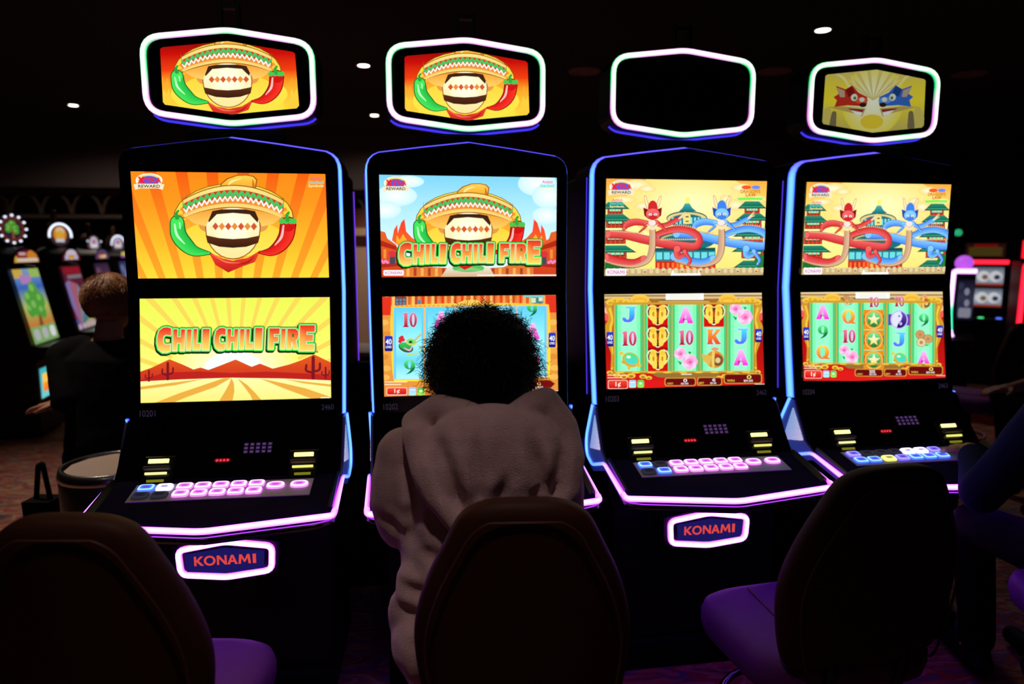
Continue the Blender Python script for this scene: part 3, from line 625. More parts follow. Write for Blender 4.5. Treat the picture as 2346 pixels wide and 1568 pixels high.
    A.ell(250, 180, 158, 110, (240,236,240)) if False else None
    logos(A, 70, 70, 435, 290, 0); stacked(A, 95, 325, 290, 465)
    A.ell(1960, 178, 66, 28, (236,90,40)); A.ell(2090, 178, 60, 26, (100,140,240)); A.text("DRAGON'S", 1880, 208, 2150, 260, (206,120,20), .03); A.text('LAW', 1950, 262, 2090, 305, (190,90,20), .03)
    A.poly([(1830,322),(2000,316),(2190,322),(2170,358),(2010,352),(1850,358)], (120,240,90)); plate(A, 40, 1290, 318, 1385)
def scr_fire_topper(A):
    A.bands(280, 170, 1040, 600, [(120,8,8),(196,16,10),(232,60,16),(250,170,40),(246,216,60),(230,222,70)])
    for sg in (0, 1):
        def X(x): return x if not sg else 1322-x
        A.poly([(X(290),540),(X(302),450),(X(312),370),(X(330),410),(X(340),380),(X(356),420),(X(350),450),(X(372),430),(X(366),480),(X(390),510),(X(390),560)], ((244,150,40),(246,214,60)))
        A.poly([(X(306),540),(X(318),440),(X(336),470),(X(346),440),(X(360),500),(X(376),560)], (250,200,60))
    A.ell(655, 470, 300, 110, (246,220,70)); fiesta(A, 650-676*.82, 268-1075*.82, .82)
def scr_dragon_topper(A):
    A.bands(360, 250, 1000, 640, [(190,180,90),(214,198,60),(222,206,50),(200,186,70),(176,164,90)]); A.glow(672, 440, 190, 220, (225,232,214), (216,204,60))
    for k in range(8): A.brush([(672,440),(672+(-300+k*86),230)], [4,26], (200,186,110), 1)
    A.ell(672, 570, 70, 44, (214,190,50))
    for sg in (0, 1):
        def X(x): return x if not sg else 1344-x
        dk, md, lt = ((120,24,20),(176,44,30),(206,80,50)) if not sg else ((30,60,120),(50,96,180),(90,140,206))
        A.brush([(X(520),350),(X(480),300),(X(440),280)], [14,18,6], (220,210,130)); A.brush([(X(560),350),(X(530),290)], [12,6], (220,210,130))
        A.poly([(X(440),350),(X(500),372),(X(540),348),(X(580),392),(X(636),420),(X(636),462),(X(600),476),(X(520),470),(X(440),480),(X(452),440),(X(430),420),(X(460),400)], md); A.poly([(X(446),360),(X(494),380),(X(500),420),(X(470),420)], (170,150,130)); A.poly([(X(500),372),(X(540),352),(X(560),400),(X(520),420)], dk); A.ell(X(600), 440, 40, 20, lt)
        A.ell(X(556), 422, 20, 22, (206,210,190)); A.ell(X(560), 426, 9, 10, (60,110,70)); A.ell(X(604), 436, 16, 14, (200,206,190)); A.ell(X(612), 468, 22, 14, (50,26,20))
        A.poly([(X(400),480),(X(500),478),(X(630),490),(X(610),540),(X(560),520),(X(480),500)], (176,154,84)); A.poly([(X(520),488),(X(620),496),(X(604),530),(X(560),512)], (130,40,40)); A.poly([(X(540),500),(X(612),514),(X(604),536),(X(570),524)], (222,222,214))
        A.brush([(X(400),500),(X(390),560),(X(380),640)], [40,70,80], (190,178,90)); A.brush([(X(440),520),(X(436),600)], [30,44], (110,100,70))
# ------------------------------------------------------------------ slot machines of the front bank
SW, SH = .5977, .3362
FR = {1: ((-.90528, 2.24243), .1269), 2: ((-.14214, 2.34723), .1587), 3: ((.6222, 2.46921), .1528), 4: ((1.36705, 2.59163), .1683)}
def screen_place(yc, zc, t):
    def f(x, h, lift): return (x, yc+h*math.sin(t)-lift*math.cos(t), zc+h*math.cos(t)+lift*math.sin(t))
    return f
RECT = [(-SW/2, SH/2), (SW/2, SH/2), (SW/2, -SH/2), (-SW/2, -SH/2)]
def screen_art(src, yc, zc, t): return Art(src, RECT, RECT, screen_place(yc-.0022, zc, t))
def in_slope(x, s, lift=0.0):     # console face between display and deck
    dy, dz = -.13/.2062, -.16/.2062
    return (x, -.07+dy*s+dz*lift, .925+dz*s-dy*lift)
def on_deck(x, t, lift=0.0):      # button deck, t metres forward of its rear edge
    dy, dz = -.97780, -.20953
    return (x, -.2+dy*t-.20953*lift, .772+dz*t+.9778*lift)
R_SLOPE = Matrix(((1,0,0),(0,0.7759,0.6305),(0,-0.6305,0.7759))).transposed()
DECK_ROT = Matrix.Rotation(math.atan2(.20953, .9778), 3, 'X')
SLOPE_ROT = Matrix.Rotation(math.atan2(.16, .13), 3, 'X')
def facebox(bm, center, size, rot, bev=.003): add_box(bm, center, size, bev, rot)
def rows_shell(bm, rows, back):
    """closed shell from rows of (half width, y front, z)"""
    vs = [[bm.verts.new((-h, y, z)), bm.verts.new((h, y, z)), bm.verts.new((h, back, z)), bm.verts.new((-h, back, z))] for h, y, z in rows]
    for a, b in zip(vs, vs[1:]):
        for k in range(4): bm.faces.new((a[k], a[(k+1) % 4], b[(k+1) % 4], b[k]))
    bm.faces.new(vs[0]); bm.faces.new(vs[-1])
def yf(z): return .0022+(min(z,1.335)-1.335)*.1523
TOPA = [(.336,1.735),(.334,1.752),(.327,1.769),(.315,1.781),(.299,1.789)]
def outline():
    """right half of the display head seen from the front: front edge and the flared edge behind the led chamfer"""
    I = [(.331,.928),(.334,1.12),(.336,1.335),(.336,1.55)]+TOPA+[(.15,1.8095),(.0,1.828)]; O = []
    for k, p in enumerate(I):
        a = I[max(k-1, 0)]; b = I[min(k+1, len(I)-1)]; t = Vector((b[0]-a[0], b[1]-a[1])).normalized(); n = Vector((t.y, -t.x)); O.append((p[0]+n.x*.0112, p[1]+n.y*.0112))
    O[-1] = (0., I[-1][1]+.0112); return I, O
def head_mesh(back):
    I, O = outline(); bm = bmesh.new(); R = []
    for (x, z), (X, Z) in zip(I, O):
        y = yf(z)+.001; R.append([bm.verts.new(p) for p in ((-X, back, Z), (-X, y+.046, Z), (-x, y, z), (x, y, z), (X, y+.046, Z), (X, back, Z))])
    for a, b in zip(R, R[1:]):
        for k in range(6):
            f = [a[k], a[(k+1) % 6], b[(k+1) % 6], b[k]]
            bm.faces.new(f)
    bm.faces.new(R[0]); bmesh.ops.remove_doubles(bm, verts=bm.verts, dist=1e-5); return bm
def frame_light(sx, e, parent):
    I, O = outline(); V = []; K = []; F = []; n = 7
    for k, ((x, z), (X, Z)) in enumerate(zip(I, O)):
        y = yf(z)+.001; top = min(1, max(0, (z-1.74)/.05))
        core = [a*(1-top)+b*top for a, b in zip((.26,.80,3.0), (.22*e,.16*e,2.2*e))]; edge = [a*(1-top)+b*top for a, b in zip((.02,.035,1.3), (.02*e,.015*e,.7*e))]
        for j in range(n):
            f = .13+.82*j/(n-1); w_ = math.sin(PI*j/(n-1))**.7; nx, nz = (z-z, 0); V.append((sx*(x+(X-x)*f+.0004*(X-x)/.0112), y+.046*f-.0004, z+(Z-z)*f+.0004*(Z-z)/.0112)); K.append([c*(1-w_)+d*w_ for c, d in zip(edge, core)]+[1])
    for k in range(len(I)-1):
        for j in range(n-1):
            q = (k*n+j, k*n+j+1, (k+1)*n+j+1, (k+1)*n+j); F.append(q if sx > 0 else q[::-1])
    me = bpy.data.meshes.new('frame_light'); me.from_pydata(V, [], F); at = me.color_attributes.new('Col', 'FLOAT_COLOR', 'POINT'); at.data.foreach_set('color', np.array(K, 'f').ravel()); return link('frame_light', me, M_LED, parent)
P_ON = ((1.0,.62,1.0),(1.0,.16,.85)); BLUE = ((.30,.92,3.2),(.03,.06,1.7)); PINK = ((4.6,1.05,7.5),(2.4,.14,4.2))
KON = [('K',0,.15,[(0,0),(.24,0),(.24,.42),(.68,0),(1,0),(.5,.46),(1.04,1),(.70,1),(.24,.56),(.24,1),(0,1)]),('O',.155,.345,None),('N',.365,.525,[(0,0),(.26,0),(.78,.64),(.78,0),(1,0),(1,1),(.78,1),(.22,.32),(.22,1),(0,1)]),
 ('A',.53,.70,[(.39,0),(.61,0),(1,1),(.74,1),(.66,.76),(.34,.76),(.26,1),(0,1)]),('M',.71,.915,[(.09,0),(.29,0),(.5,.55),(.71,0),(.91,0),(1,1),(.80,1),(.74,.36),(.56,.82),(.44,.82),(.26,.36),(.20,1),(0,1)]),('I',.945,1.,[(0,0),(1,0),(1,1),(0,1)])]
def konami(A, x0, y0, x1, y1, col, bg):
    for g, a, b, P in KON:
        xa, xb = x0+(x1-x0)*a, x0+(x1-x0)*b
        if P is None: A.ring((xa+xb)/2, (y0+y1)/2, (xb-xa)/2, (y1-y0)*.53, (xb-xa)*.30, (y1-y0)*.33, col)
        else: A.poly([(xa+(xb-xa)*p, y0+(y1-y0)*q) for p, q in P], col)
        if g == 'A': A.poly([(xa+(xb-xa)*p, y0+(y1-y0)*q) for p, q in ((.5,.26),(.59,.56),(.41,.56))], bg)
def button_mesh(kind):
    k = 'btn_'+kind
    if k in _BM: return _BM[k]
    big = kind.endswith('big'); kd = kind.replace('big', ''); hw, hh = (.027, .0175) if big else (.0235, .0165)
    cs = {'pink': ((.5,.1,.65),(1.7,.35,1.6),(3.,1.6,3.)), 'blue': ((.12,.06,.8),(.1,.25,2.4),(.6,1.3,3.)), 'white': ((.4,.3,.9),(1.6,1.5,2.6),(3,2.8,3.2)), 'violet': ((.1,.05,.5),(.3,.2,1.9),(.6,.6,2.4)), 'yellow': ((.3,.3,.1),(1.,1.,.2),(1.6,1.6,.6)), 'off': ((.012,.011,.02),(.02,.018,.03),(.035,.03,.05))}[kd]
    def loop(a, b, z, ch):
        n = 16; out = []
        for i in range(n):
            t = 2*PI*(i+.5)/n; c, s = math.cos(t), math.sin(t); p = .42 if not big else .7
            out.append((a*abs(c)**p*(1 if c > 0 else -1), b*abs(s)**p*(1 if s > 0 else -1), z))
        return out
    L = [(loop(hw, hh, 0, 0), cs[1]), (loop(hw*.98, hh*.98, .005, 0), cs[1]), (loop(hw*.86, hh*.84, .0075, 0), cs[2]), (loop(hw*.62, hh*.55, .0075, 0), cs[1]), (loop(hw*.3, hh*.2, .0072, 0), cs[0])]
    V = []; F = []; K = []
    for lp, c in L: V += lp; K += [(*c, 1)]*16
    for r in range(len(L)-1):
        for i in range(16): F.append((r*16+i, r*16+(i+1) % 16, (r+1)*16+(i+1) % 16, (r+1)*16+i))
    F.append(tuple(range(64, 80)))
    me = bpy.data.meshes.new(k); me.from_pydata(V, [], F); at = me.color_attributes.new('Col', 'FLOAT_COLOR', 'POINT'); at.data.foreach_set('color', np.array(K, 'f').ravel()); me.materials.append(M_LED)
    _BM[k] = me; return me
_BM = {}
def half_path(sx):
    """side led run: deck corner, along the deck, round the wing, up the display edge (x mirrored by sx)"""
    P = [(.346,-.400,.727),(.3465,-.200,.7625),(.3465,-.055,.713),(.3465,.024,.730),(.3465,.032,.792),(.3465,-.046,.930)]
    return [Vector((sx*x, y, z)) for x, y, z in fillet(P, [0,.022,.022,.03,.03,0], 5)]
def grille_mat():
    m = bpy.data.materials.new('lit_grille'); m.use_nodes = True; nt = m.node_tree
    for n in list(nt.nodes): nt.nodes.remove(n)
    o = nt.nodes.new('ShaderNodeOutputMaterial'); e = nt.nodes.new('ShaderNodeEmission'); a = nt.nodes.new('ShaderNodeVertexColor'); a.layer_name = 'Col'
    tc = nt.nodes.new('ShaderNodeTexCoord'); v = nt.nodes.new('ShaderNodeTexVoronoi'); v.inputs['Scale'].default_value = 150; v.inputs['Randomness'].default_value = .1
    r = nt.nodes.new('ShaderNodeMapRange'); r.inputs[1].default_value = .25; r.inputs[2].default_value = .55; r.inputs[3].default_value = 1.15; r.inputs[4].default_value = .45
    nt.links.new(tc.outputs['Object'], v.inputs['Vector']); nt.links.new(v.outputs[0], r.inputs[0]); nt.links.new(r.outputs[0], e.inputs[1]); nt.links.new(a.outputs[0], e.inputs[0]); nt.links.new(e.outputs[0], o.inputs[0]); return m
M_GRILLE = grille_mat()
def machine(i, label, ring_cols, art_u, art_l, art_t, btns, idtxt, idright, top_sides):
    (X, Y), rz = FR[i]
    t = thing('slot_machine', label, 'slot machine', (X, Y, 0), rz, 'front bank of slot machines')
    # head and displays
    from_bm('display_housing', head_mesh(.24), M_BODY, t)
    bm = bmesh.new(); rows_shell(bm, [(.328, yf(.932), .932), (.334, yf(1.335), 1.335)]+[(a-.012, .002, b-.004) for a, b in TOPA]+[(.002, .002, 1.822)], .03)
    gl = from_bm('display_glass', bm, M_GLASS, t)
    A = screen_art(art_u[1], 0.0, 1.5512, -.0 if True else 0); art_u[0](A); A.build('upper_screen', t, M_SCREEN)
    A = screen_art(art_l[1], -.0262, 1.1516, .1512); art_l[0](A); A.build('lower_screen', t, M_SCREEN)
    # asset numbers on the glass
    for tx, xa, xb, ya, yb, cc in ((idtxt,4.2,11.4,36,70,(44,36,52)), (idright,90.5,96.5,30,60,(40,34,56))):
        A = Art([(0,0),(100,0),(100,100),(0,100)], [(-.33,.03),(.33,.03),(.33,-.03),(-.33,-.03)], [(-.33,.03),(.33,.03),(.33,-.03),(-.33,-.03)], screen_place(-.0585, .953, .1512))
        A.text(tx, xa, ya, xb, yb, cc, .0); A.build('asset_number', t, M_SCREEN)
    # lower body
    bm = bmesh.new(); prof = [(-.066,.93),(-.158,.815),(-.196,.770),(-.412,.724),(-.405,.700),(-.30,.664),(-.05,.655),(.24,.655),(.24,.93)]
    add_extrude(bm, prof, 0, -.336, .336); from_bm('console', bm, mat('console_black', (5,5,9), .6, spec=.04), t)
    for sx in (-1, 1):
        bm = bmesh.new(); pr = [(-.071,.924),(-.15,.792),(-.196,.768),(-.405,.726),(-.40,.702),(-.205,.738),(-.06,.690),(.045,.712),(.055,.80),(-.04,.925)]
        add_extrude(bm, pr, 0, sx*.3365, sx*.3445); from_bm('side_wing', bm, mat('wing_paint', (120,120,165), .45), t)
        # triangular perforated grille lit from inside
        bm = bmesh.new(); tri = fillet([(0,-.068,.902),(0,-.145,.792),(0,-.012,.762)], .012, 4, True)
        add_extrude(bm, [(p[1], p[2]) for p in tri], 0, sx*.3440, sx*.3460); g = from_bm('speaker_grille', bm, None, t)
        me = g.data; at = me.color_attributes.new('Col', 'FLOAT_COLOR', 'POINT'); cc = []
        for v in me.vertices:
            f = min(1, max(0, (.9-v.co.z)/.14)); h = min(1, max(0, (-v.co.y-.01)/.13)); cc.append((.25+.55*h*f, .36+.22*h, .80+.1*f, 1))
        at.data.foreach_set('color', np.array(cc, 'f').ravel()); me.materials.append(M_GRILLE)
    # button deck in plan: flat rear, pointed front
    bm = bmesh.new(); plan = [(-.336,.0),(.336,.0),(.338,.205),(.330,.222),(.300,.236),(0,.280),(-.300,.236),(-.330,.222),(-.338,.205)]
    up = [bm.verts.new(on_deck(x, q, .001)) for x, q in plan]; dn = [bm.verts.new(on_deck(x*.985, q*.97, -.05)) for x, q in plan]; bm.faces.new(up); bm.faces.new(dn)
    for k in range(len(plan)): bm.faces.new((up[k], up[(k+1) % len(plan)], dn[(k+1) % len(plan)], dn[k]))
    from_bm('button_deck', bm, mat('deck_satin_plastic', (28,16,56), .7, spec=.03), t)
    bm = bmesh.new(); q = [on_deck(x, s, l) for l in (.0, .004) for x, s in ((-.256,.029),(.262,.029),(.262,.122),(-.256,.122))]
    vs = [bm.verts.new(p) for p in q]; bm.faces.new(vs[:4]); bm.faces.new(vs[4:])
    for k in range(4): bm.faces.new((vs[k], vs[(k+1) % 4], vs[4+(k+1) % 4], vs[4+k]))
    from_bm('button_plate', bm, M_GREY, t)
    for kind, x, s in btns:
        b = bpy.data.objects.new('button', button_mesh(kind)); C.objects.link(b); b.parent = t
        b.matrix_local = Matrix.Translation(on_deck(x, s, .004)) @ DECK_ROT.to_4x4()
    for sx in (-1, 1):
        bm = bmesh.new(); q = [on_deck(sx*x, s_, l) for s_ in (.006,.200) for x, l in ((.3385,-.01),(.3385,.012),(.331,.014),(.322,.001))]
        vs = [bm.verts.new(p) for p in q]; bm.faces.new(vs[:4]); bm.faces.new(vs[4:])
        for k in range(4): bm.faces.new((vs[k], vs[(k+1) % 4], vs[4+(k+1) % 4], vs[4+k]))
        from_bm('deck_rail', bm, M_BLACK, t)
    # chrome lip under the deck light
    lip = [(-.345,-.380,.712),(-.337,-.425,.703),(-.300,-.440,.699),(0,-.484,.690),(.300,-.440,.699),(.337,-.425,.703),(.345,-.380,.712)]
    bm = bmesh.new(); add_tube(bm, fillet(lip, .02, 3), .011, 8); from_bm('deck_lip', bm, M_CHROME, t, True)
    # leds
    dp = fillet([(-.346,-.402,.7285),(-.3445,-.428,.7235),(0,-.4765,.7135),(.3445,-.428,.7235),(.346,-.402,.7285)], [0,.035,.03,.035,0], 5)
    led('deck_light', dp, .0092, PINK[0], PINK[1], (0,-.8,.5), t)
    for sx in (-1, 1):
        P = half_path(sx); co = []; ed = []; rad = []; face = []
        for p in P:
            f = min(1., max(0., (-p.y-.17)/.2)) if p[2] < .775 else 0.
            co.append([a*(1-f)+b*f for a, b in zip(BLUE[0], PINK[0])]); ed.append([a*(1-f)+b*f for a, b in zip(BLUE[1], PINK[1])]); rad.append(.0062+.002*f); face.append((sx*.55,-.8,.2))
        led('side_light', P, rad, co, ed, face, t, False, 10, .8)
        if sx < 0: led('rear_trim_light', [(sx*.3445,.040,.95),(sx*.3475,.070,1.33),(sx*.3480,.072,1.73)], .0028, (.09,.04,.85), (.01,.005,.2), (sx,-.6,0), t)
        bm = bmesh.new(); add_box(bm, (sx*.347,.052,.745), (.016,.03,.07), .004); from_bm('side_latch', bm, mat('latch_plastic', (60,64,120), .3), t)
        frame_light(sx, top_sides[0 if sx < 0 else 1], t)
    # console details: ticket and note slots, meter, keypad
    for sx, pos in ((-1, (-.212, .141)), (1, (.224, .136))):
        fr = bmesh.new(); facebox(fr, in_slope(pos[0], pos[1]+.033, .006), (.094, .104, .016), SLOPE_ROT, .006); v = from_bm('note_acceptor' if sx > 0 else 'ticket_printer', fr, M_BLACK, t)
        def strip(nm, s0, hgt, wd, col, lift, x0=0.):
            b = bmesh.new(); facebox(b, in_slope(pos[0]+x0, s0, lift), (wd, hgt, .005), SLOPE_ROT, .001); o = from_bm(nm, b, None, v); me = o.data
            at = me.color_attributes.new('Col', 'FLOAT_COLOR', 'POINT'); at.data.foreach_set('color', np.array([(*col, 1)]*len(me.vertices), 'f').ravel()); me.materials.append(M_LED)
        strip('entry_light', pos[1], .013, .060, (1.8,1.7,.55), .016)
        strip('lower_light', pos[1]+.042, .0075, .064, (.95,.9,.2) if sx > 0 else (1.0,.95,.4), .02)
        strip('dim_yellow_strip', pos[1]+.064, .008, .05, (.20,.19,.012), .014)  # dim yellow strip with an emission of its own
        b = bmesh.new(); facebox(b, in_slope(pos[0], pos[1]+.025, .02), (.078, .01, .02), SLOPE_ROT, .003); from_bm('slot_mouth', b, mat('slot_mouth_plastic', (90,88,70), .4), v)
    A = Art([(0,0),(100,0),(100,100),(0,100)], [(-.36,.2),(.36,.2),(.36,-.2),(-.36,-.2)], [(-.36,.2),(.36,.2),(.36,-.2),(-.36,-.2)], lambda x, h, lift: in_slope(x, .2-h-.1+.0, .002+lift))
    A.rrect(43, 58.5, 49.5, 61.7, 1, (120,8,16))
    for k in range(4): A.ell(44+k*1.5, 60.1, .55, 1.0, (255,60,70), 8)
    A.build('credit_meter', t, M_SCREEN)
    A = Art([(0,0),(50,0),(50,30),(0,30)], [(.034,-.085),(.122,-.085),(.122,-.122),(.034,-.122)], [(-.5,.5),(.5,.5),(.5,-.5),(-.5,-.5)], lambda x, h, lift: in_slope(x, -h, .0025+lift))
    for r in range(3):
        for c in range(5): A.rect(c*10.4, r*10.4, c*10.4+7, r*10.4+7.2, (64,40,84)); A.rect(c*10.4+2.2, r*10.4+2.2, c*10.4+4.8, r*10.4+5, (96,70,110))
    A.build('keypad', t, M_SCREEN)
    # sign below the deck
    hexo = [(-.140,.578),(0,.606),(.140,.578),(.146,.494),(0,.474),(-.140,.490)]
    hx = [(-.145,.580),(0,.604),(.145,.580),(.140,.492),(0,.475),(-.140,.492)]
    bm = bmesh.new(); add_extrude(bm, [(x*1.09, .54+(z-.54)*1.12) for x, z in hx], 1, -.265, -.10); s = from_bm('sign_box', bm, M_BODY, t)
    led('sign_light', fillet([(x*.945, -.272, .54+(z-.54)*.88) for x, z in hx], .02, 4, True), .0098, (4.2,1.3,6.5), (2.0,.16,3.2), (0,-1,.1), s, True, 12, 1.6)
    inner = [(x*.80, (.54+(z-.54)*.64)) for x, z in hx]
    A = Art([(0,0),(100,0),(100,100),(0,100)], [(-.12,.60),(.12,.60),(.12,.48),(-.12,.48)], inner, lambda x, h, lift: (x, -.281-lift, h))
    A.rect(-10, -10, 110, 110, (26,20,88)); konami(A, 12.5, 36, 87.5, 61, (214,66,58), (26,20,88)); A.build('sign_face', s, M_SCREEN)
    bm = bmesh.new()
    add_box(bm, (0, .05, .33), (.60, .44, .655), .012); from_bm('pedestal', bm, M_BODY, t)
    box('kick_plate', (0, -.185, .05), (.60, .03, .10), M_MATTE, t)
    box('rear_cabinet', (0, .35, 1.015), (.684, .215, 1.47), M_BODY, t, .012)
    led('back_trim_light', [(.3425,.452,1.03),(.3425,.452,1.70)], .0035, (.22,.06,1.1), (.05,.01,.4), (1,-.5,0), t)
    led('under_deck_light', [(-.30,-.365,.672),(0,-.40,.664),(.30,-.365,.672)], .009, (1.6,.05,8.), (1.6,.05,8.), (0,-.3,-1), t)
    # topper
    hex_out = [(0,.0,2.1715),(.228,0,2.1445),(.262,0,2.118),(.262,0,1.938),(.228,0,1.912),(0,0,1.8835),(-.228,0,1.912),(-.262,0,1.938),(-.262,0,2.118),(-.228,0,2.1445)]
    H6 = [(0,0,2.1735),(.261,0,2.141),(.261,0,1.914),(0,0,1.8825),(-.261,0,1.914),(-.261,0,2.141)]
    yt = .0626
    base = fillet([Vector((x, yt, z)) for x, y, z in H6], [.03,.055,.055,.03,.055,.055], 6, True)
    bm = bmesh.new(); cen = Vector((0, yt, 2.028)); big = [cen+(p-cen)*1.055 for p in base]; add_extrude(bm, [(p.x, p.z) for p in big], 1, yt+.004, yt+.13)
    tp = from_bm('topper', bm, M_BODY, t)
    bm = bmesh.new(); ins = [cen+(p-cen)*.94 for p in base]; add_extrude(bm, [(p.x, p.z) for p in ins], 1, yt-.001, yt+.01); from_bm('topper_glass', bm, M_GLASS, tp)
    path = []
    for a, b in zip(base, base[1:]+base[:1]):
        n = max(1, int((b-a).length/.012)); path += [a+(b-a)*(k/n) for k in range(n)]
    L = [0.]
    for a, b in zip(path, path[1:]+path[:1]): L.append(L[-1]+(b-a).length)
    tot = L[-1]; i0 = max(range(len(path)), key=lambda k: path[k].z)
    G = ((1.5,1.9,1.5),(.0,.75,.2)); P = ((1.9,1.6,1.9),(.85,.25,.85)); co = []; ed = []
    for k in range(len(path)):
        d = ((L[k]-L[i0])/tot) % 1.0; h = 2*min(d, 1-d); c = P
        for lim, nm in ring_cols:
            if h <= lim: c = G if nm == 'g' else P; break
        co.append(c[0]); ed.append(c[1])
    def sm(q): return [[sum(q[(k+j) % len(q)][m] for j in range(-3, 4))/7 for m in range(3)] for k in range(len(q))]
    led('topper_ring', path, .0098, sm(co), sm(ed), (0,-1,0), tp, True, 14, 2.6)
    lowp = [cen+(p-cen)*1.045+Vector((0,.055,-.006)) for p in base if p.z < 1.935]
    led('topper_trim_light', lowp, .0045, (.07,.045,1.1), (.02,.012,.4), (0,-1,-.3), tp)
    if art_t:
        cl = [(-.208,2.108),(-.2,2.1135),(0,2.139),(.2,2.1135),(.208,2.108),(.214,1.945),(.206,1.936),(0,1.912),(-.204,1.937),(-.21,1.945)]
        A = Art(art_t[1], [(-.208,2.11),(.207,2.109),(.214,1.936),(-.209,1.937)], cl, lambda x, h, lift: (x, yt-.0018-lift, h)); art_t[0](A); A.build('topper_screen', tp, M_SCREEN if i < 4 else M_SCREEN_DIM)
    bm = bmesh.new(); add_box(bm, (0, .13, 1.845), (.30,.10,.05), .008); from_bm('topper_neck', bm, M_MATTE, tp)
    bm = bmesh.new()
    for x in (-.028, .028): add_box(bm, (x, .1, 2.225), (.012,.03,.09), .002)
    add_box(bm, (0, .1, 2.255), (.05,.03,.012), .002); from_bm('top_bracket', bm, mat('bracket_metal', (70,70,80), .35, metal=1), tp)
    for x in (-.20,-.06,.05,.12,.22): box('clip', (x, .09, 2.175-.12*abs(x)+.012), (.014,.014,.012), M_CHROME, tp, .003)
    return t
def grid_btns(c): return [(k, x, s) for k, (x, s) in zip(c, [(-.222,.051),(-.170,.051),(-.224,.093),(-.171,.093)])]
PK = [('pink', -.113+k*.0522, .050) for k in range(5)]+[('pink', -.113+k*.0522, .0905) for k in range(5)]+[('pinkbig', .154, .065), ('pinkbig', .224, .064)]
B1 = grid_btns(['blue','white','off','off'])+PK
B2 = grid_btns(['blue','off','off','blue'])+PK
B4 = grid_btns(['violet','off','off','off'])[:2]+[('blue',-.222,.093),('blue',-.171,.093)]+[(k, -.113+j*.0522, .050) for j, k in enumerate(['off','off','white','white','violet'])]+[(k, -.113+j*.0522, .0905) for j, k in enumerate(['yellow','violet','blue','blue','blue'])]+[('offbig', .154, .065), ('offbig', .224, .064)]
FT = (scr_fire_topper, [(310,222),(1000,255),(1010,548),(315,525)])
machine(1, 'black slot machine with an orange sunburst screen above a yellow desert screen', [(.07,'g'),(.30,'p'),(.53,'g'),(.84,'p'),(1,'g')],
        (scr_sun, [(93,916),(1192,930),(1212,1508),(147,1520)]), (scr_title, [(180,100),(1125,90),(1136,592),(187,622)]), FT, B1, '10201', '2460', (.12, 1.0))
machine(2, 'black slot machine in front of the curly-haired player, blue reels on its lower screen', [(.27,'p'),(.55,'g'),(.80,'p'),(1,'g')],
        (scr_town, [(166,881),(1170,896),(1162,1450),(180,1457)]), (scr_reels_blue, [(80,105),(2208,83),(2240,1265),(105,1325)]), FT, B2, '10202', '2461', (.9, .75))
machine(3, 'black slot machine with a blank black topper, twin dragons on its upper screen', [(.27,'p'),(.52,'g'),(.82,'p'),(1,'g')],
        (scr_dragons, [(62,45),(2262,90),(2185,1390),(35,1390)]), (lambda A: scr_reels_gold(A, R3), [(38,82),(2185,63),(2226,1330),(66,1390)]), None, B2, '10203', '2462', (1.1, .35))
machine(4, 'black slot machine with red and blue dragon heads lit on its topper', [(.22,'p'),(.48,'g'),(.72,'p'),(.90,'g'),(1,'p')],
        (scr_dragons, [(62,45),(2262,90),(2185,1390),(35,1390)]), (lambda A: scr_reels_gold(A, R4, True), [(38,66),(2188,38),(2240,1360),(78,1455)]), (scr_dragon_topper, [(372,285),(985,318),(985,607),(375,583)]), B4, '10204', '2463', (1.1, .1))
#.0112PART4
# ------------------------------------------------------------------ the room
def struct(name, bm, m, parent=None):
    o = from_bm(name, bm, m, parent); o['kind'] = 'structure'; return o
def slab(name, x0, x1, y0, y1, z0, z1, m):
    bm = bmesh.new(); add_box(bm, ((x0+x1)/2, (y0+y1)/2, (z0+z1)/2), (x1-x0, y1-y0, z1-z0)); return struct(name, bm, m)
def carpet():
    m = bpy.data.materials.new('patterned_carpet'); m.use_nodes = True; nt = m.node_tree; b = nt.nodes['Principled BSDF']; b.inputs['Roughness'].default_value = .95
    tc = nt.nodes.new('ShaderNodeTexCoord'); mp = nt.nodes.new('ShaderNodeMapping'); mp.inputs['Scale'].default_value = (1.2, 4.2, 1)
    n = nt.nodes.new('ShaderNodeTexNoise'); n.inputs['Scale'].default_value = 2.6; n.inputs['Detail'].default_value = 3; n.inputs['Distortion'].default_value = 1.6
    r = nt.nodes.new('ShaderNodeValToRGB'); r.color_ramp.interpolation = 'EASE'
    for k, (p, c) in enumerate([(.28,(60,66,84)),(.38,(150,92,70)),(.44,(176,150,120)),(.50,(168,52,36)),(.56,(96,96,116)),(.62,(190,120,80)),(.70,(120,40,40))]):
        e = r.color_ramp.elements[k] if k < 2 else r.color_ramp.elements.new(p); e.position = p; e.color = (*lin(c), 1)
    n2 = nt.nodes.new('ShaderNodeTexNoise'); n2.inputs['Scale'].default_value = 300; bp = nt.nodes.new('ShaderNodeBump'); bp.inputs['Strength'].default_value = .4
    for a, c in ((tc.outputs['Object'], mp.inputs[0]), (mp.outputs[0], n.inputs['Vector']), (n.outputs[0], r.inputs[0]), (r.outputs[0], b.inputs['Base Color']), (tc.outputs['Object'], n2.inputs['Vector']), (n2.outputs[0], bp.inputs['Height']), (bp.outputs[0], b.inputs['Normal'])): nt.links.new(a, c)
    return m
M_WALL = mat('dark_wall_paint', (86,76,76), .9, bump=.05, bscale=60); M_CEIL = mat('dark_ceiling', (40,40,46), .95, bump=.05, bscale=40)
M_BEIGE = mat('beige_wall', (190,160,132), .85, var=.06)
RX0, RX1, RY0, RY1, RZ = -9., 9., -3.2, 15., 3.2
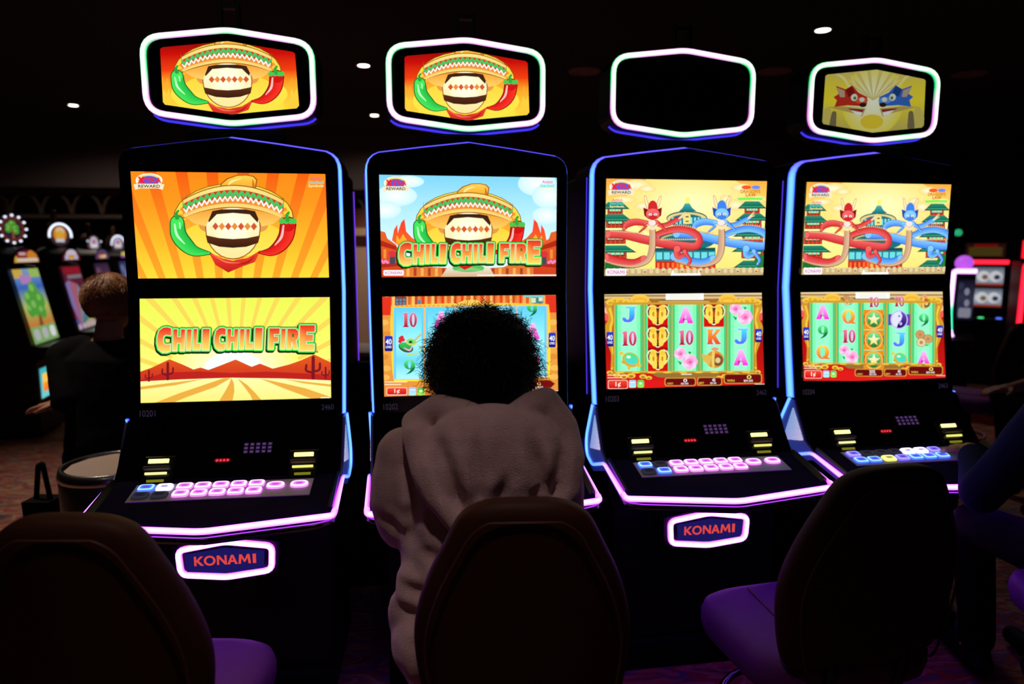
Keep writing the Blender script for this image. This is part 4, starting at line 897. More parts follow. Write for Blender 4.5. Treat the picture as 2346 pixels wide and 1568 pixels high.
slab('floor', RX0-.2, RX1+.2, RY0-.2, RY1+.2, -.1, 0, carpet()); slab('ceiling', RX0-.2, RX1+.2, RY0-.2, RY1+.2, RZ, RZ+.1, M_CEIL)
slab('wall_left', RX0-.2, RX0, RY0, RY1, 0, RZ, M_WALL); slab('wall_right', RX1, RX1+.2, RY0, RY1, 0, RZ, M_WALL)
slab('wall_back', RX0-.2, RX1+.2, RY1, RY1+.2, 0, RZ, M_WALL); slab('wall_front', RX0-.2, RX1+.2, RY0-.2, RY0, 0, RZ, M_WALL)
# bulkhead hung from the ceiling across the far side, with an arched lattice frieze under it
bm = bmesh.new(); add_box(bm, (0, 0, 2.78), (20.4, .2, .84)); o = struct('trim_1', bm, M_WALL); o.rotation_euler = (0, 0, .10); o.location = (0, 10.6, 0)
bm = bmesh.new(); add_box(bm, (0, 0, 2.33), (20.4, .24, .06)); add_box(bm, (0, 0, 1.96), (20.4, .08, .05))
for k in range(48):
    x = -10+k*.42; add_tube(bm, [(x+.2*math.cos(a), -.02, 2.0+.28*math.sin(a)) for a in np.linspace(0, PI, 9)], .018, 5)
o = struct('trim_2', bm, mat('frieze_paint', (84,70,62), .8)); o.rotation_euler = (0, 0, .10); o.location = (0, 10.75, 0)
# lit partition glimpsed between the first two machines
slab('wall_partition', -2.6, -1.15, 7.5, 7.7, 0, 1.63, M_BEIGE); slab('trim_3', -2.66, -1.09, 7.44, 7.76, 1.63, 1.71, M_BEIGE); slab('trim_4', -2.6, -1.15, 7.5, 7.7, 1.71, 1.92, mat('red_brown_paint', (120,70,56), .8))
def spot(x, y, z, power, col=(1,.80,.66), size=1.9, rad=.05, parent=None, tilt=(0,0)):
    l = bpy.data.lights.new('downlight_lamp', 'SPOT'); l.energy = power; l.color = col; l.spot_size = size; l.spot_blend = .6; l.shadow_soft_size = rad
    o = bpy.data.objects.new('lamp', l); C.objects.link(o); o.location = (x, y, z); o.rotation_euler = (tilt[0], tilt[1], 0)
    if parent is not None: o.parent = parent
    return o
M_LAMP = mat('downlight_lens', (255,240,220), .4, emit=(255,240,215), strength=14.)
M_TRIM = mat('downlight_trim', (150,120,130), .5)
def downlight(x, y, label, power, lit=True, r=.055, tilt=(0,0), size=1.9):
    t = thing('ceiling_downlight', label, 'ceiling light', (x, y, RZ), 0, 'ceiling downlights')
    bm = bmesh.new(); add_lathe(bm, [(r*1.45, -.002), (r*1.45, -.010), (r*1.05, -.014), (r, -.004), (r, -.001)], 24); from_bm('trim_ring', bm, M_TRIM, t, True)
    bm = bmesh.new(); add_lathe(bm, [(.0001, -.009), (r*.98, -.009), (r*.98, -.004), (.0001, -.004)], 24); from_bm('lens', bm, M_LAMP if lit else M_TRIM, t)
    if lit: spot(0, 0, -.03, power, size=size, parent=t, tilt=tilt)
    return t
for (u, v), lab, pw, lit, r in (((168,242),'small lit ceiling downlight far off at upper left above the wheel machines',60,True,.05), ((833,151),'lit ceiling downlight high in the gap between the first two toppers',150,True,.052), ((858,265),'faint lit downlight close under the other one between the first two toppers',50,True,.05),
        ((1885,70),'brightest ceiling downlight, above and left of the dragon topper',28,True,.055), ((1340,165),'dim round ceiling fitting left of the blank topper',0,False,.11), ((1775,165),'dim round ceiling fitting between the blank topper and the dragon topper',0,False,.11), ((2222,172),'dim round ceiling fitting right of the dragon topper',0,False,.11)):
    p = atZ(u, v, RZ-.012); downlight(p.x, p.y, lab, pw, lit, r, (0,0), 1.25 if pw > 100 else 2.8)
# downlights over the players, out of the frame above and behind the camera
downlight(-.15, .62, 'ceiling downlight behind and above the player in the pale hoodie', 48, True, .055, (0, 0), .98)
downlight(-1.35, .70, 'ceiling downlight above the empty chair at the left', 12, True, .055, (0, 0), .9)
downlight(-2.45, 3.05, 'ceiling downlight over the aisle left of the bank', 120, True, .055, (0, 0), 1.35)
# low black partition behind the bank
bk = box('bank_partition', (.26, 3.02, .50), (3.4, .06, 1.0), M_MATTE, None, .006); bk.rotation_euler = (0, 0, .15); bk.location = (0, 0, 0)
bk.data.transform(Matrix.Translation((-.26, -3.02, 0))); bk.location = (.27, 3.02, 0); tag(bk, 'low black partition running behind the front bank of machines', 'partition')

# ------------------------------------------------------------------ chairs
def make_chair(label, group='upholstered slot chairs'):
    t = thing('slot_chair', label, 'chair', (0,0,0), 0, group)
    rows = [(.994,.030,.010),(.989,.068,.022),(.976,.100,.032),(.952,.126,.038),(.90,.152,.041),(.83,.184,.042),(.75,.208,.043),(.68,.215,.043),(.60,.207,.043),(.54,.196,.040),(.505,.185,.030),(.495,.170,.016)]
    rr = [tuple(p) for p in catmull(rows, 3)]
    def Y(x, z): return -.2-(z-.5)*.10+.55*x*x
    bm = bmesh.new(); rings = []; N = 36
    for z, w, th in rr:
        ring = []
        for k in range(N):
            a = 2*PI*k/N; c, s = math.cos(a), math.sin(a); x = w*abs(c)**.75*(1 if c > 0 else -1); y = th*abs(s)**.6*(1 if s > 0 else -1)
            ring.append(bm.verts.new((x, Y(x, z)+y, z)))
        rings.append(ring)
    for a, b in zip(rings, rings[1:]):
        for k in range(N): bm.faces.new((a[k], a[(k+1) % N], b[(k+1) % N], b[k]))
    bm.faces.new(rings[0]); bm.faces.new(rings[-1])
    br = from_bm('backrest', bm, M_LEATHER, t, True)
    pts = [(-w, z, th) for z, w, th in rr[::-1] if z < .985]+[(w, z, th) for z, w, th in rr if z < .985]
    bm = bmesh.new(); P = []
    for x, z, th in pts:
        s = max(0, (abs(x)-.026))/abs(x); X = x*s; Z = .5+(z-.5)*.955; P.append((X, Y(X, Z)-.0425, Z))
    add_tube(bm, P, .0028, 6); from_bm('piping', bm, M_PIPE, br, True)
    def slabpad(w, d, zc, h, yc, n=40):
        bm = bmesh.new(); rg = []
        for f, z in ((.90,-.5),(.97,-.38),(1,-.1),(1,.15),(.97,.36),(.90,.47),(.78,.5)):
            ring = []
            for k in range(n):
                a = 2*PI*k/n; c, s = math.cos(a), math.sin(a); x = w*f*abs(c)**.42*(1 if c > 0 else -1); y = d*(1-(1-f)*.8)*abs(s)**.42*(1 if s > 0 else -1); ring.append(bm.verts.new((x, yc+y, zc+z*h)))
            rg.append(ring)
        for a, b in zip(rg, rg[1:]):
            for k in range(n): bm.faces.new((a[k], a[(k+1) % n], b[(k+1) % n], b[k]))
        bm.faces.new(rg[0]); bm.faces.new(rg[-1]); return bm
    st = from_bm('seat', slabpad(.222, .205, .45, .10, .0), M_SEAT_LED_TINT, t, True)
    bm = bmesh.new(); add_tube(bm, [(-.07,-.17,.5015),(-.085,0,.5015),(-.07,.165,.5015)], .0028, 6); from_bm('seat_seam', bm, M_PIPE, st, True)
    for sx in (-.09, .09):
        bm = bmesh.new(); add_tube(bm, fillet([(sx,-.05,.39),(sx,-.20,.39),(sx,-.235,.62)], .05, 4), .013, 8); from_bm('back_bracket', bm, M_BLACK, t, True)
    bm = bmesh.new(); add_lathe(bm, [(.06,.40),(.06,.385),(.03,.38),(.03,.06),(.05,.04)], 20); from_bm('column', bm, M_CHROME, t, True)
    bm = bmesh.new(); add_lathe(bm, [(.24,.0),(.24,.012),(.20,.028),(.05,.045),(.0001,.046)], 32); from_bm('base', bm, M_BLACK, t, True)
    bm = bmesh.new(); add_tube(bm, [(.17*math.cos(a), .06+.17*math.sin(a), .20) for a in np.linspace(0, 2*PI, 25)[:-1]], .011, 8, True); add_tube(bm, [(-.17,.06,.20),(-.03,.0,.20)], .009, 6); add_tube(bm, [(.17,.06,.20),(.03,.0,.20)], .009, 6); from_bm('footrest', bm, M_CHROME, t, True)
    return t
def copy_tree(o, parent=None):
    c = o.copy(); C.objects.link(c)
    if parent is not None: c.parent = parent; c.matrix_parent_inverse = o.matrix_parent_inverse.copy()
    for ch in list(o.children): copy_tree(ch, c)
    return c
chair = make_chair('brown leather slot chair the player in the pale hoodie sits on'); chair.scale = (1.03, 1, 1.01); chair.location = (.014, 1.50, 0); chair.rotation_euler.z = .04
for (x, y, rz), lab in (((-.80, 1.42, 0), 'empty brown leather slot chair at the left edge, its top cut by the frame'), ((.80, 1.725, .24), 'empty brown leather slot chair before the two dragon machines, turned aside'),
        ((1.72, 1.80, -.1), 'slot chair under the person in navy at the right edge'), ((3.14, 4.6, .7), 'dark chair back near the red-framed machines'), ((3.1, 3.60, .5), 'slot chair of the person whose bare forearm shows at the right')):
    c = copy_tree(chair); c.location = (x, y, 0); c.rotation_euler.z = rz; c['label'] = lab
    if 'turned aside' in lab: c.scale = (1.12, 1, 1)
st = thing('bar_stool', 'low black stool under the brown-haired person at the left', 'stool', (-1.80, 2.95, 0))
bm = bmesh.new(); add_lathe(bm, [(.15,.41),(.175,.425),(.178,.455),(.16,.475),(.0001,.48)], 28); from_bm('seat', bm, M_MATTE, st, True)
bm = bmesh.new(); add_lathe(bm, [(.03,.41),(.03,.03),(.17,.02),(.18,.0)], 24); from_bm('stem', bm, M_CHROME, st, True)

# ------------------------------------------------------------------ people
def cap(bm, p0, r0, p1, r1, flat=1.0):
    """closed tapered capsule"""
    a, b = Vector(p0), Vector(p1); d = (b-a); L = d.length; d.normalize(); u = d.orthogonal().normalized()
    if abs(d.z) < .8: u = Vector((0,0,1))-d*d.z; u.normalize()
    v = d.cross(u); prof = []
    for k in range(5): t = PI/2*k/4; prof.append((-r0*math.cos(t), max(1e-4, r0*math.sin(t))))
    for k in range(5): t = PI/2*k/4; prof.append((L+r1*math.sin(t), max(1e-4, r1*math.cos(t))))
    rings = [[bm.verts.new(a+d*s+(u*math.cos(q)*flat+v*math.sin(q))*r) for q in [2*PI*k/14 for k in range(14)]] for s, r in prof]
    for x, y in zip(rings, rings[1:]):
        for k in range(14): bm.faces.new((x[k], x[(k+1) % 14], y[(k+1) % 14], y[k]))
    bm.faces.new(rings[0][::-1]); bm.faces.new(rings[-1])
def chain(bm, pts, rs):
    for (p, r), (q, s) in zip(zip(pts, rs), list(zip(pts, rs))[1:]): cap(bm, p, r, q, s)
def ball(bm, c, r, rot=None):
    res = bmesh.ops.create_uvsphere(bm, u_segments=20, v_segments=12, radius=1)
    for v in res['verts']:
        p = Vector((v.co.x*r[0], v.co.y*r[1], v.co.z*r[2])); v.co = (rot @ p if rot is not None else p)+Vector(c)
def loft(bm, rings, n=24):
    """(cx, cy, cz, rx, ry) stacked"""
    R = [[bm.verts.new((x+rx*math.cos(2*PI*k/n), y+ry*math.sin(2*PI*k/n), z)) for k in range(n)] for x, y, z, rx, ry in rings]
    for a, b in zip(R, R[1:]):
        for k in range(n): bm.faces.new((a[k], a[(k+1) % n], b[(k+1) % n], b[k]))
    bm.faces.new(R[0][::-1]); bm.faces.new(R[-1])
def fuse(name, bm, m, parent, voxel=.008, it=6, wrinkle=0., creases=()):
    """weld overlapping forms into one continuous surface"""
    bmesh.ops.recalc_face_normals(bm, faces=bm.faces); me = bpy.data.meshes.new(name); bm.to_mesh(me); bm.free()
    o = bpy.data.objects.new(name, me); C.objects.link(o)
    r = o.modifiers.new('r', 'REMESH'); r.mode = 'VOXEL'; r.voxel_size = voxel; r.use_smooth_shade = True
    s = o.modifiers.new('s', 'SMOOTH'); s.factor = .5; s.iterations = it
    bpy.context.view_layer.update()
    m2 = bpy.data.meshes.new_from_object(o.evaluated_get(bpy.context.evaluated_depsgraph_get())); o.modifiers.clear(); o.data = m2; bpy.data.meshes.remove(me); m2.name = name
    if wrinkle:
        for v in m2.vertices:
            p = v.co; w_ = noise.noise(Vector((p.x*9, p.y*9, p.z*12)))*.75+noise.noise(Vector((p.x*20+5, p.y*20, p.z*26)))*.25
            v.co = p+v.normal*w_*wrinkle
    for line, dep, wd in creases:      # soft folds pressed into the back, fading at their ends
        S = [(Vector(a), Vector(b)) for a, b in zip(line, line[1:])]; n = len(S)
        for v in m2.vertices:
            if v.normal.y > -.2: continue
            p = Vector((v.co.x, v.co.z)); d = 9.; f = 0
            for k, (a, b) in enumerate(S):
                ab = b-a; t = min(1, max(0, (p-a).dot(ab)/ab.dot(ab))); q = (p-a-ab*t).length
                if q < d: d = q; f = (k+t)/n
            f = min(1, f/.35, (1-f)/.35); f = f*f*(3-2*f)
            if d < 3*wd: v.co.y += dep*f*(math.exp(-(d/wd)**2)-.45*math.exp(-((d-1.7*wd)/wd)**2))
    m2.materials.append(m); m2.polygons.foreach_set('use_smooth', [True]*len(m2.polygons))
    if parent is not None: o.parent = parent
    return o
def add_hand(bm, wrist, direc, side, curl=.35, s=1.0, up=(0,0,1)):
    """palm, four fingers of unequal length and a thumb leaving the side of the palm"""
    wv = Vector(wrist); d = Vector(direc).normalized(); n = Vector(up); n = (n-d*n.dot(d)).normalized(); l = n.cross(d)*side
    cap(bm, wv-d*.02*s, .026*s, wv+d*.03*s, .026*s)
    for k in (-1, 0, 1): cap(bm, wv+d*.015*s+l*k*.012*s, .018*s, wv+d*.075*s+l*k*.024*s, .0155*s)
    for k, (off, ln) in enumerate(((-.033,.062),(-.011,.074),(.011,.078),(.032,.068))):
        p = wv+d*.082*s+l*off*s; L = ln*s; dirs = [d-n*curl*.4, d-n*curl*1.2, d*.8-n*curl*2.0]; r = [.0098,.0092,.0085,.0072]; q = p
        for j in range(3):
            e = q+dirs[j].normalized()*L*(.45,.32,.25)[j]; cap(bm, q, r[j]*s, e, r[j+1]*s); q = e
    p = wv+d*.02*s+l*.034*s; q = p+(d*.5+l*.8-n*.2).normalized()*.036*s; e = q+(d*.9+l*.3-n*.35).normalized()*.03*s
    cap(bm, p, .015*s, q, .0115*s); cap(bm, q, .0112*s, e, .0085*s)
def person(name, label, J, skin, clothes, top_m, leg_m, short=False, group=None, fleece=False):
    """J: joints. The body is one surface; clothing, eyes and hair are its parts."""
    hd = Vector(J['head']); f = Vector(J['face']).normalized(); rt = f.cross(Vector((0,0,1))).normalized(); up = rt.cross(f); M = Matrix((rt, f, up)).transposed()
    def H(x, y, z): return hd+M @ Vector((x, y, z))
    bm = bmesh.new()
    ball(bm, H(0,-.006,.022), (.076,.095,.092), M); ball(bm, H(0,.022,-.035), (.060,.066,.078), M); ball(bm, H(0,.055,-.088), (.030,.028,.024), M)
    cap(bm, H(0,.088,.01), .010, H(0,.104,-.028), .015); ball(bm, H(0,.08,-.062), (.024,.014,.007), M); ball(bm, H(0,.078,-.074), (.020,.013,.007), M)
    for s in (-1, 1):
        ball(bm, H(s*.078,-.008,-.012), (.010,.022,.034), M); ball(bm, H(s*.033,.076,.030), (.024,.012,.007), M); ball(bm, H(s*.042,.055,-.03), (.022,.02,.02), M)
    cap(bm, H(0,-.012,-.05), .052, J['neck'], .058)
    sh, el, wr, hp, kn, an = (J[k] for k in ('sh','el','wr','hip','knee','ankle'))
    cx = [Vector(p) for p in J['spine']]
    loft(bm, [(p.x, p.y, p.z, a, b) for p, (a, b) in zip(cx, [(.15,.10),(.14,.095),(.15,.095),(.14,.08),(.06,.055)])])
    for i in (0, 1):
        chain(bm, [Vector(J['neck'])-Vector((0,0,.06)), Vector(sh[i])-Vector((0,0,.015)), el[i], wr[i]], [.04,.048,.042,.028])
        add_hand(bm, wr[i], J['hand'][i], 1 if i == 0 else -1, J.get('curl', .35))
        chain(bm, [hp[i], kn[i], an[i]], [.078,.055,.038])
        a = Vector(an[i]); cap(bm, a+Vector((0,0,-.02)), .036, a+f.to_2d().to_3d().normalized()*.15+Vector((0,0,-.045)), .030)
    b = fuse(name, bm, skin, None, .0065, 4); tag(b, label, 'person', group)
    for s in (-1, 1):
        bm = bmesh.new(); ball(bm, H(s*.033,.0785,.012), (.0115,.0105,.0105)); e = from_bm('eye', bm, M_EYE, b, True); bm = bmesh.new(); ball(bm, H(s*.033,.0855,.012), (.0058,.0045,.0058)); from_bm('pupil', bm, M_HAIR, e, True)
    bm = bmesh.new()
    for i in (0, 1):
        chain(bm, [hp[i], kn[i], Vector(an[i])+Vector((0,0,.05))], [.092,.068,.055])
    loft(bm, [(cx[0].x, cx[0].y, cx[0].z-.03, .15, .11), (cx[0].x, cx[0].y, cx[0].z+.08, .165, .115), (cx[0].x, cx[0].y, cx[0].z+.14, .155, .11)])
    fuse('trousers', bm, leg_m, b, .009, 5, .003)
    for i in (0, 1):
        a = Vector(an[i]); d = f.to_2d().to_3d().normalized(); bm = bmesh.new(); cap(bm, a+Vector((0,0,.0)), .046, a-Vector((0,0,.028)), .044); cap(bm, a-d*.03+Vector((0,0,-.03)), .042, a+d*.17+Vector((0,0,-.042)), .034); fuse('shoe', bm, M_MATTE, b, .007, 4)
    clothes(b, J, top_m); return b
def plain_top(short):
    def make(b, J, m):
        cx = [Vector(p) for p in J['spine']]; bm = bmesh.new()
        loft(bm, [(p.x, p.y, p.z+dz, a, c) for (p, dz), (a, c) in zip(((cx[0],.0),(cx[0],.08),(cx[1],0),(cx[2],0),(cx[3],0),(cx[4],-.01)), [(.18,.135),(.18,.135),(.17,.125),(.19,.13),(.185,.115),(.085,.08)])])
        for i in (0, 1):
            chain(bm, [Vector(J['neck'])*.4+Vector(J['sh'][i])*.6, J['sh'][i], J['el'][i]], [.065,.075,.06])
            if not short: w_ = Vector(J['wr'][i]); e = Vector(J['el'][i]); cap(bm, e, .06, e+(w_-e)*.88, .042)
        fuse('jacket' if not short else 'shirt', bm, m, b, .009, 5, .005)
    return make
def hoodie(b, J, m):
    cx = [Vector(p) for p in J['spine']]; bm = bmesh.new()
    loft(bm, [(-.085,1.53,.455,.172,.128),(-.085,1.53,.56,.190,.138),(-.085,1.54,.64,.188,.136),(-.088,1.55,.72,.178,.130),(-.088,1.565,.80,.184,.130),(-.086,1.58,.90,.205,.130),(-.084,1.585,.97,.205,.118),(-.08,1.59,1.03,.165,.10),(-.075,1.60,1.08,.10,.085)], 32)
    for i in (0, 1):
        s = -1 if i == 0 else 1
        chain(bm, [J['sh'][i], (Vector(J['sh'][i])*.5+Vector(J['el'][i])*.5)+Vector((s*.012,-.005,0)), J['el'][i]], [.066,.068,.066])
        cap(bm, (-.078,1.595,1.035), .070, J['sh'][i], .066)
        e = Vector(J['el'][i]); w_ = Vector(J['wr'][i]); cap(bm, e, .062, e+(w_-e)*.5, .056); cap(bm, e+(w_-e)*.5, .056, e+(w_-e)*.9, .046)
    # bunched hem over the left hip
    cap(bm, (-.262,1.50,.66), .024, (-.270,1.50,.60), .018); cap(bm, (-.22,1.50,.72), .05, (-.235,1.50,.62), .04)
    cap(bm, (-.235,1.52,.60), .05, (-.235,1.56,.50), .055); cap(bm, (-.18,1.50,.565), .105, (-.215,1.80,.545), .085)
    ho = fuse('hoodie', bm, m, b, .0065, 7, .009, [([(-.240,1.03),(-.222,.90),(-.240,.76)],.016,.016),([(-.34,.86),(-.25,.82),(-.17,.84)],.006,.016),([(-.30,.735),(-.20,.705),(-.08,.735)],.010,.018),([(-.29,.675),(-.19,.65),(-.10,.665)],.008,.016),([(-.24,.82),(-.16,.785),(-.06,.80)],.007,.018),([(-.225,.66),(-.205,.55),(-.21,.44)],.008,.016)])
    bm = bmesh.new()
    chain(bm, [(-.222,1.535,1.078),(-.216,1.495,1.06),(-.198,1.458,.995),(-.170,1.445,.93),(-.125,1.440,.875),(-.09,1.445,.845)], [.032,.033,.028,.024,.020,.016])
    chain(bm, [(-.222,1.545,1.075),(-.170,1.545,1.108),(-.115,1.515,1.105),(-.06,1.502,1.088),(.0,1.505,1.092),(.045,1.53,1.115),(.080,1.55,1.124)], [.034,.036,.034,.032,.034,.036,.034])
    chain(bm, [(.080,1.55,1.120),(.118,1.525,1.07),(.134,1.495,1.01),(.126,1.470,.94),(.09,1.455,.875),(.03,1.45,.835)], [.036,.036,.032,.026,.022,.018])
    ball(bm, (-.045,1.488,1.0), (.172,.060,.135)); ball(bm, (-.035,1.478,.92), (.135,.044,.10)); ball(bm, (-.04,1.49,1.06), (.14,.05,.07))
    fuse('hood', bm, m, ho, .0055, 8, .006, [([(-.082,1.10),(-.074,.99),(-.070,.84)],.008,.011),([(-.175,1.10),(-.135,.98),(-.095,.84)],.015,.017),([(.035,1.10),(.066,.96),(.03,.82)],.016,.016),([(.115,1.09),(.100,.96),(.06,.84)],.012,.014),([(-.01,1.0),(-.025,.93),(-.05,.84)],.012,.016)])
def strands(name, P, rad, base, m, body):
    """P: (n strands, k points, 3) -> three-sided fibres in one mesh, with the mesh base=(verts, faces) under them"""
    n, k, _ = P.shape; T = np.gradient(P, axis=1); T /= np.linalg.norm(T, axis=2, keepdims=True)+1e-9
    U = np.cross(T, np.array([.31,.22,.92])); U /= np.linalg.norm(U, axis=2, keepdims=True)+1e-9; W_ = np.cross(T, U)
    r = rad*np.linspace(1.15, .5, k)[None, :, None]
    V = np.stack([P+(U*math.cos(q*2.094)+W_*math.sin(q*2.094))*r for q in range(3)], axis=2).reshape(-1, 3)
    b0 = len(base[0]); i = (np.arange(n)[:, None, None]*k+np.arange(k-1)[None, :, None])*3; j = np.arange(3)[None, None, :]
    F = np.stack([i+j, i+(j+1) % 3, i+3+(j+1) % 3, i+3+j], axis=-1).reshape(-1, 4)+b0
    me = bpy.data.meshes.new(name); me.from_pydata([tuple(v) for v in base[0]]+V.tolist(), [], list(base[1])+F.tolist()); return link(name, me, m, body)
def scalp(c, R, amp, sc):
    bm = bmesh.new(); ball(bm, c, R); bm.verts.index_update()
    V = [tuple(v.co+Vector((noise.noise(v.co*sc), noise.noise(v.co*sc+Vector((9,0,0))), noise.noise(v.co*sc+Vector((0,9,0)))))*amp) for v in bm.verts]; F = [tuple(v.index for v in f.verts) for f in bm.faces]; bm.free(); return V, F
def afro(body, c, R, n, seed, m, cut=None):
    """dense tight curls standing out from the scalp, fuller towards the nape"""
    rg = np.random.default_rng(seed); D = rg.normal(size=(n, 3)); D /= np.linalg.norm(D, axis=1, keepdims=True)
    D = np.array([d for d in D if not cut(d)]); n = len(D); cut_y = c[1]+.005
    full = 1+.10*np.clip(-D[:, 2]+.1, 0, 1)*(1-np.abs(D[:, 2]))*2
    lump = np.array([.07*noise.noise(Vector(d*3.1))+.035*noise.noise(Vector(d*7.3)) for d in D])
    A0 = np.array(c)+D*np.array(R)*(.80*full)[:, None]; L = (.165+lump+.06*rg.random(n))*R[0]*1.15
    U = np.cross(D, np.array([.3,.2,.9])); U /= np.linalg.norm(U, axis=1, keepdims=True); W_ = np.cross(D, U)
    K = 14; t = np.linspace(0, 1, K)[None, :, None]; ph = (rg.random(n)*6.28)[:, None, None]; tw = (rg.choice([-1, 1], n)*(9+7*rg.random(n)))[:, None, None]; cr = (.003+.005*rg.random(n))[:, None, None]
    dr = (rg.normal(size=(n, 3))*.28+np.array([0, 0, -.3]))*L[:, None]
    P = A0[:, None]+D[:, None]*L[:, None, None]*t+dr[:, None]*t*t+(U[:, None]*np.cos(ph+tw*t)+W_[:, None]*np.sin(ph+tw*t))*cr*np.minimum(1, t*3)
    base = scalp(c, (R[0]*.875, R[1]*.875, R[2]*.875), .014, 22)
    b2 = scalp((c[0], c[1]-.005, c[2]-.055), (R[0]*.86, R[1]*.78, R[2]*.60), .012, 24); o = len(base[0])
    pull = lambda L_: [((x, cut_y+(y-cut_y)*.12, z) if (y > cut_y and z < c[2]+.45*R[2]) else (x, y, z)) for x, y, z in L_]
    base = (pull(base[0]), base[1]); b2 = (pull(b2[0]), b2[1])
    return strands('hair', P, .0008, (base[0]+b2[0], base[1]+[tuple(i+o for i in f) for f in b2[1]]), m, body)
def short_hair(body, c, R, m, f, n=1500, seed=5):
    """straight hair combed down from the crown"""
    rg = np.random.default_rng(seed); fv = np.array(f, float); fv /= np.linalg.norm(fv); D = rg.normal(size=(n*2, 3)); D /= np.linalg.norm(D, axis=1, keepdims=True)
    D = np.array([d for d in D if d[2] > -.25 and not (d@fv > .4 and d[2] < .55)])[:n]; n = len(D); c = np.array(c); R = np.array(R)*.93
    K = 12; th0 = np.arccos(np.clip(D[:, 2], -1, 1)); az = np.arctan2(D[:, 1], D[:, 0])+0.0; P = np.zeros((n, K, 3)); ln = .7+.5*rg.random(n)
    for k in range(K):
        t = k/(K-1); th = np.minimum(th0+ln*t, 2.15+.25*rg.random(n)*t); a = az+.12*np.sin(6*t+az*5)*t; ou = 1.0+.07*t+.05*rg.random(n)*t
        P[:, k, 0] = c[0]+R[0]*np.sin(th)*np.cos(a)*ou; P[:, k, 1] = c[1]+R[1]*np.sin(th)*np.sin(a)*ou; P[:, k, 2] = c[2]+R[2]*np.cos(th)*ou
    V, F = scalp(tuple(c), tuple(R), .004, 20)
    V = [tuple(c+(np.array(v)-c)*(.80 if (np.array(v)-c)@fv > .35*R[1] and v[2] < c[2]+.5*R[2] else 1)) for v in V]
    return strands('hair', P, .0016, (V, F), m, body)
JW = dict(head=(-.072,1.675,1.215), face=(0,1,-.12), neck=(-.075,1.625,1.07), spine=[(-.085,1.53,.55),(-.085,1.55,.72),(-.085,1.585,.88),(-.08,1.60,.99),(-.075,1.62,1.07)],
          sh=[(-.262,1.588,.985),(.096,1.588,.985)], el=[(-.268,1.60,.81),(.105,1.62,.80)], wr=[(-.225,1.90,.805),(.05,1.925,.81)], hand=[(.2,1,-.18),(-.2,1,-.18)], hip=[(-.17,1.50,.565),(.0,1.50,.565)], knee=[(-.22,1.93,.52),(.06,1.94,.52)], ankle=[(-.21,1.86,.085),(.05,1.87,.085)])
W = person('person', 'person with dark curly hair in a pale fleece hoodie, seen from behind', JW, M_SKIN, hoodie, M_FLEECE, M_JEANS)
afro(W, (-.073,1.655,1.208), (.139,.138,.138), 6500, 3, M_HAIR, lambda d: d[1] > .38 and d[2] < .55)
def dxy(J, dx, dy, dz=0):
    def mv(p): return (p[0]+dx, p[1]+dy, p[2]+dz)
    return {k: (([mv(q) for q in v] if isinstance(v, list) else mv(v)) if k in ('head','neck','spine','sh','el','wr','hip','knee','ankle') else v) for k, v in J.items()}
JB = dict(head=(0,.12,1.235), face=(.1,1,-.1), neck=(0,.07,1.09), spine=[(0,0,.55),(0,.01,.72),(0,.04,.88),(0,.05,1.0),(0,.07,1.09)], sh=[(-.19,.05,1.0),(.19,.05,1.0)], el=[(-.25,.10,.80),(.24,.12,.78)], wr=[(-.2,.38,.79),(.16,.4,.79)], hand=[(.1,1,-.1),(-.1,1,-.1)], hip=[(-.09,-.02,.565),(.09,-.02,.565)], knee=[(-.13,.42,.53),(.13,.42,.53)], ankle=[(-.12,.36,.085),(.12,.36,.085)])
# brown-haired person at the left, left forearm laid out sideways
J = dxy(JB, -1.80, 2.95); J['el'] = [(-2.06,2.98,.86),(-1.56,3.08,.80)]; J['wr'] = [(-2.08,3.10,.775),(-1.62,3.34,.80)]; J['hand'] = [(-1,.15,-.1),(0,1,-.1)]; J['hand'][0] = (-1,.1,-.12); J['wr'][0] = (-2.07,3.06,.775); J['el'][0] = (-1.93,2.90,.83)
B = person('person', 'brown-haired person in a dark jacket at the left, back to the camera', J, M_SKINL, plain_top(False), M_JACK, M_JEANS); short_hair(B, (-1.80,3.045,1.265), (.108,.115,.118), M_HAIRB, (0,1,-.1))
# person in navy at the right edge playing the last machine
J = dxy(JB, 1.74, 1.86); J['el'] = [(1.415,1.98,.745),(1.98,1.98,.78)]; J['wr'] = [(1.555,2.24,.80),(1.86,2.25,.80)]; J['hand'] = [(.35,1,-.15),(-.3,1,-.15)]
N = person('person', 'person in navy at the right edge, hand on the last machine', J, M_SKINL, plain_top(False), M_NAVY, M_JEANS); short_hair(N, (1.74,1.96,1.265), (.105,.11,.118), M_HAIR, (0,1,-.1))
# person further back at the right, bare forearm reaching left
J = dxy(JB, 3.12, 3.62); J['face'] = (-.5,1,-.1); J['el'] = [(2.93,3.62,.80),(3.34,3.8,.78)]; J['wr'] = [(2.70,3.62,.735),(3.2,4.0,.79)]; J['hand'] = [(-1,.1,-.1),(-.2,1,-.1)]
K = person('person', 'person further back at the right, bare forearm reaching across', J, M_SKINL, plain_top(True), M_JACK, M_JEANS); short_hair(K, (3.12,3.72,1.265), (.105,.11,.118), M_HAIR, (-.5,1,-.1))
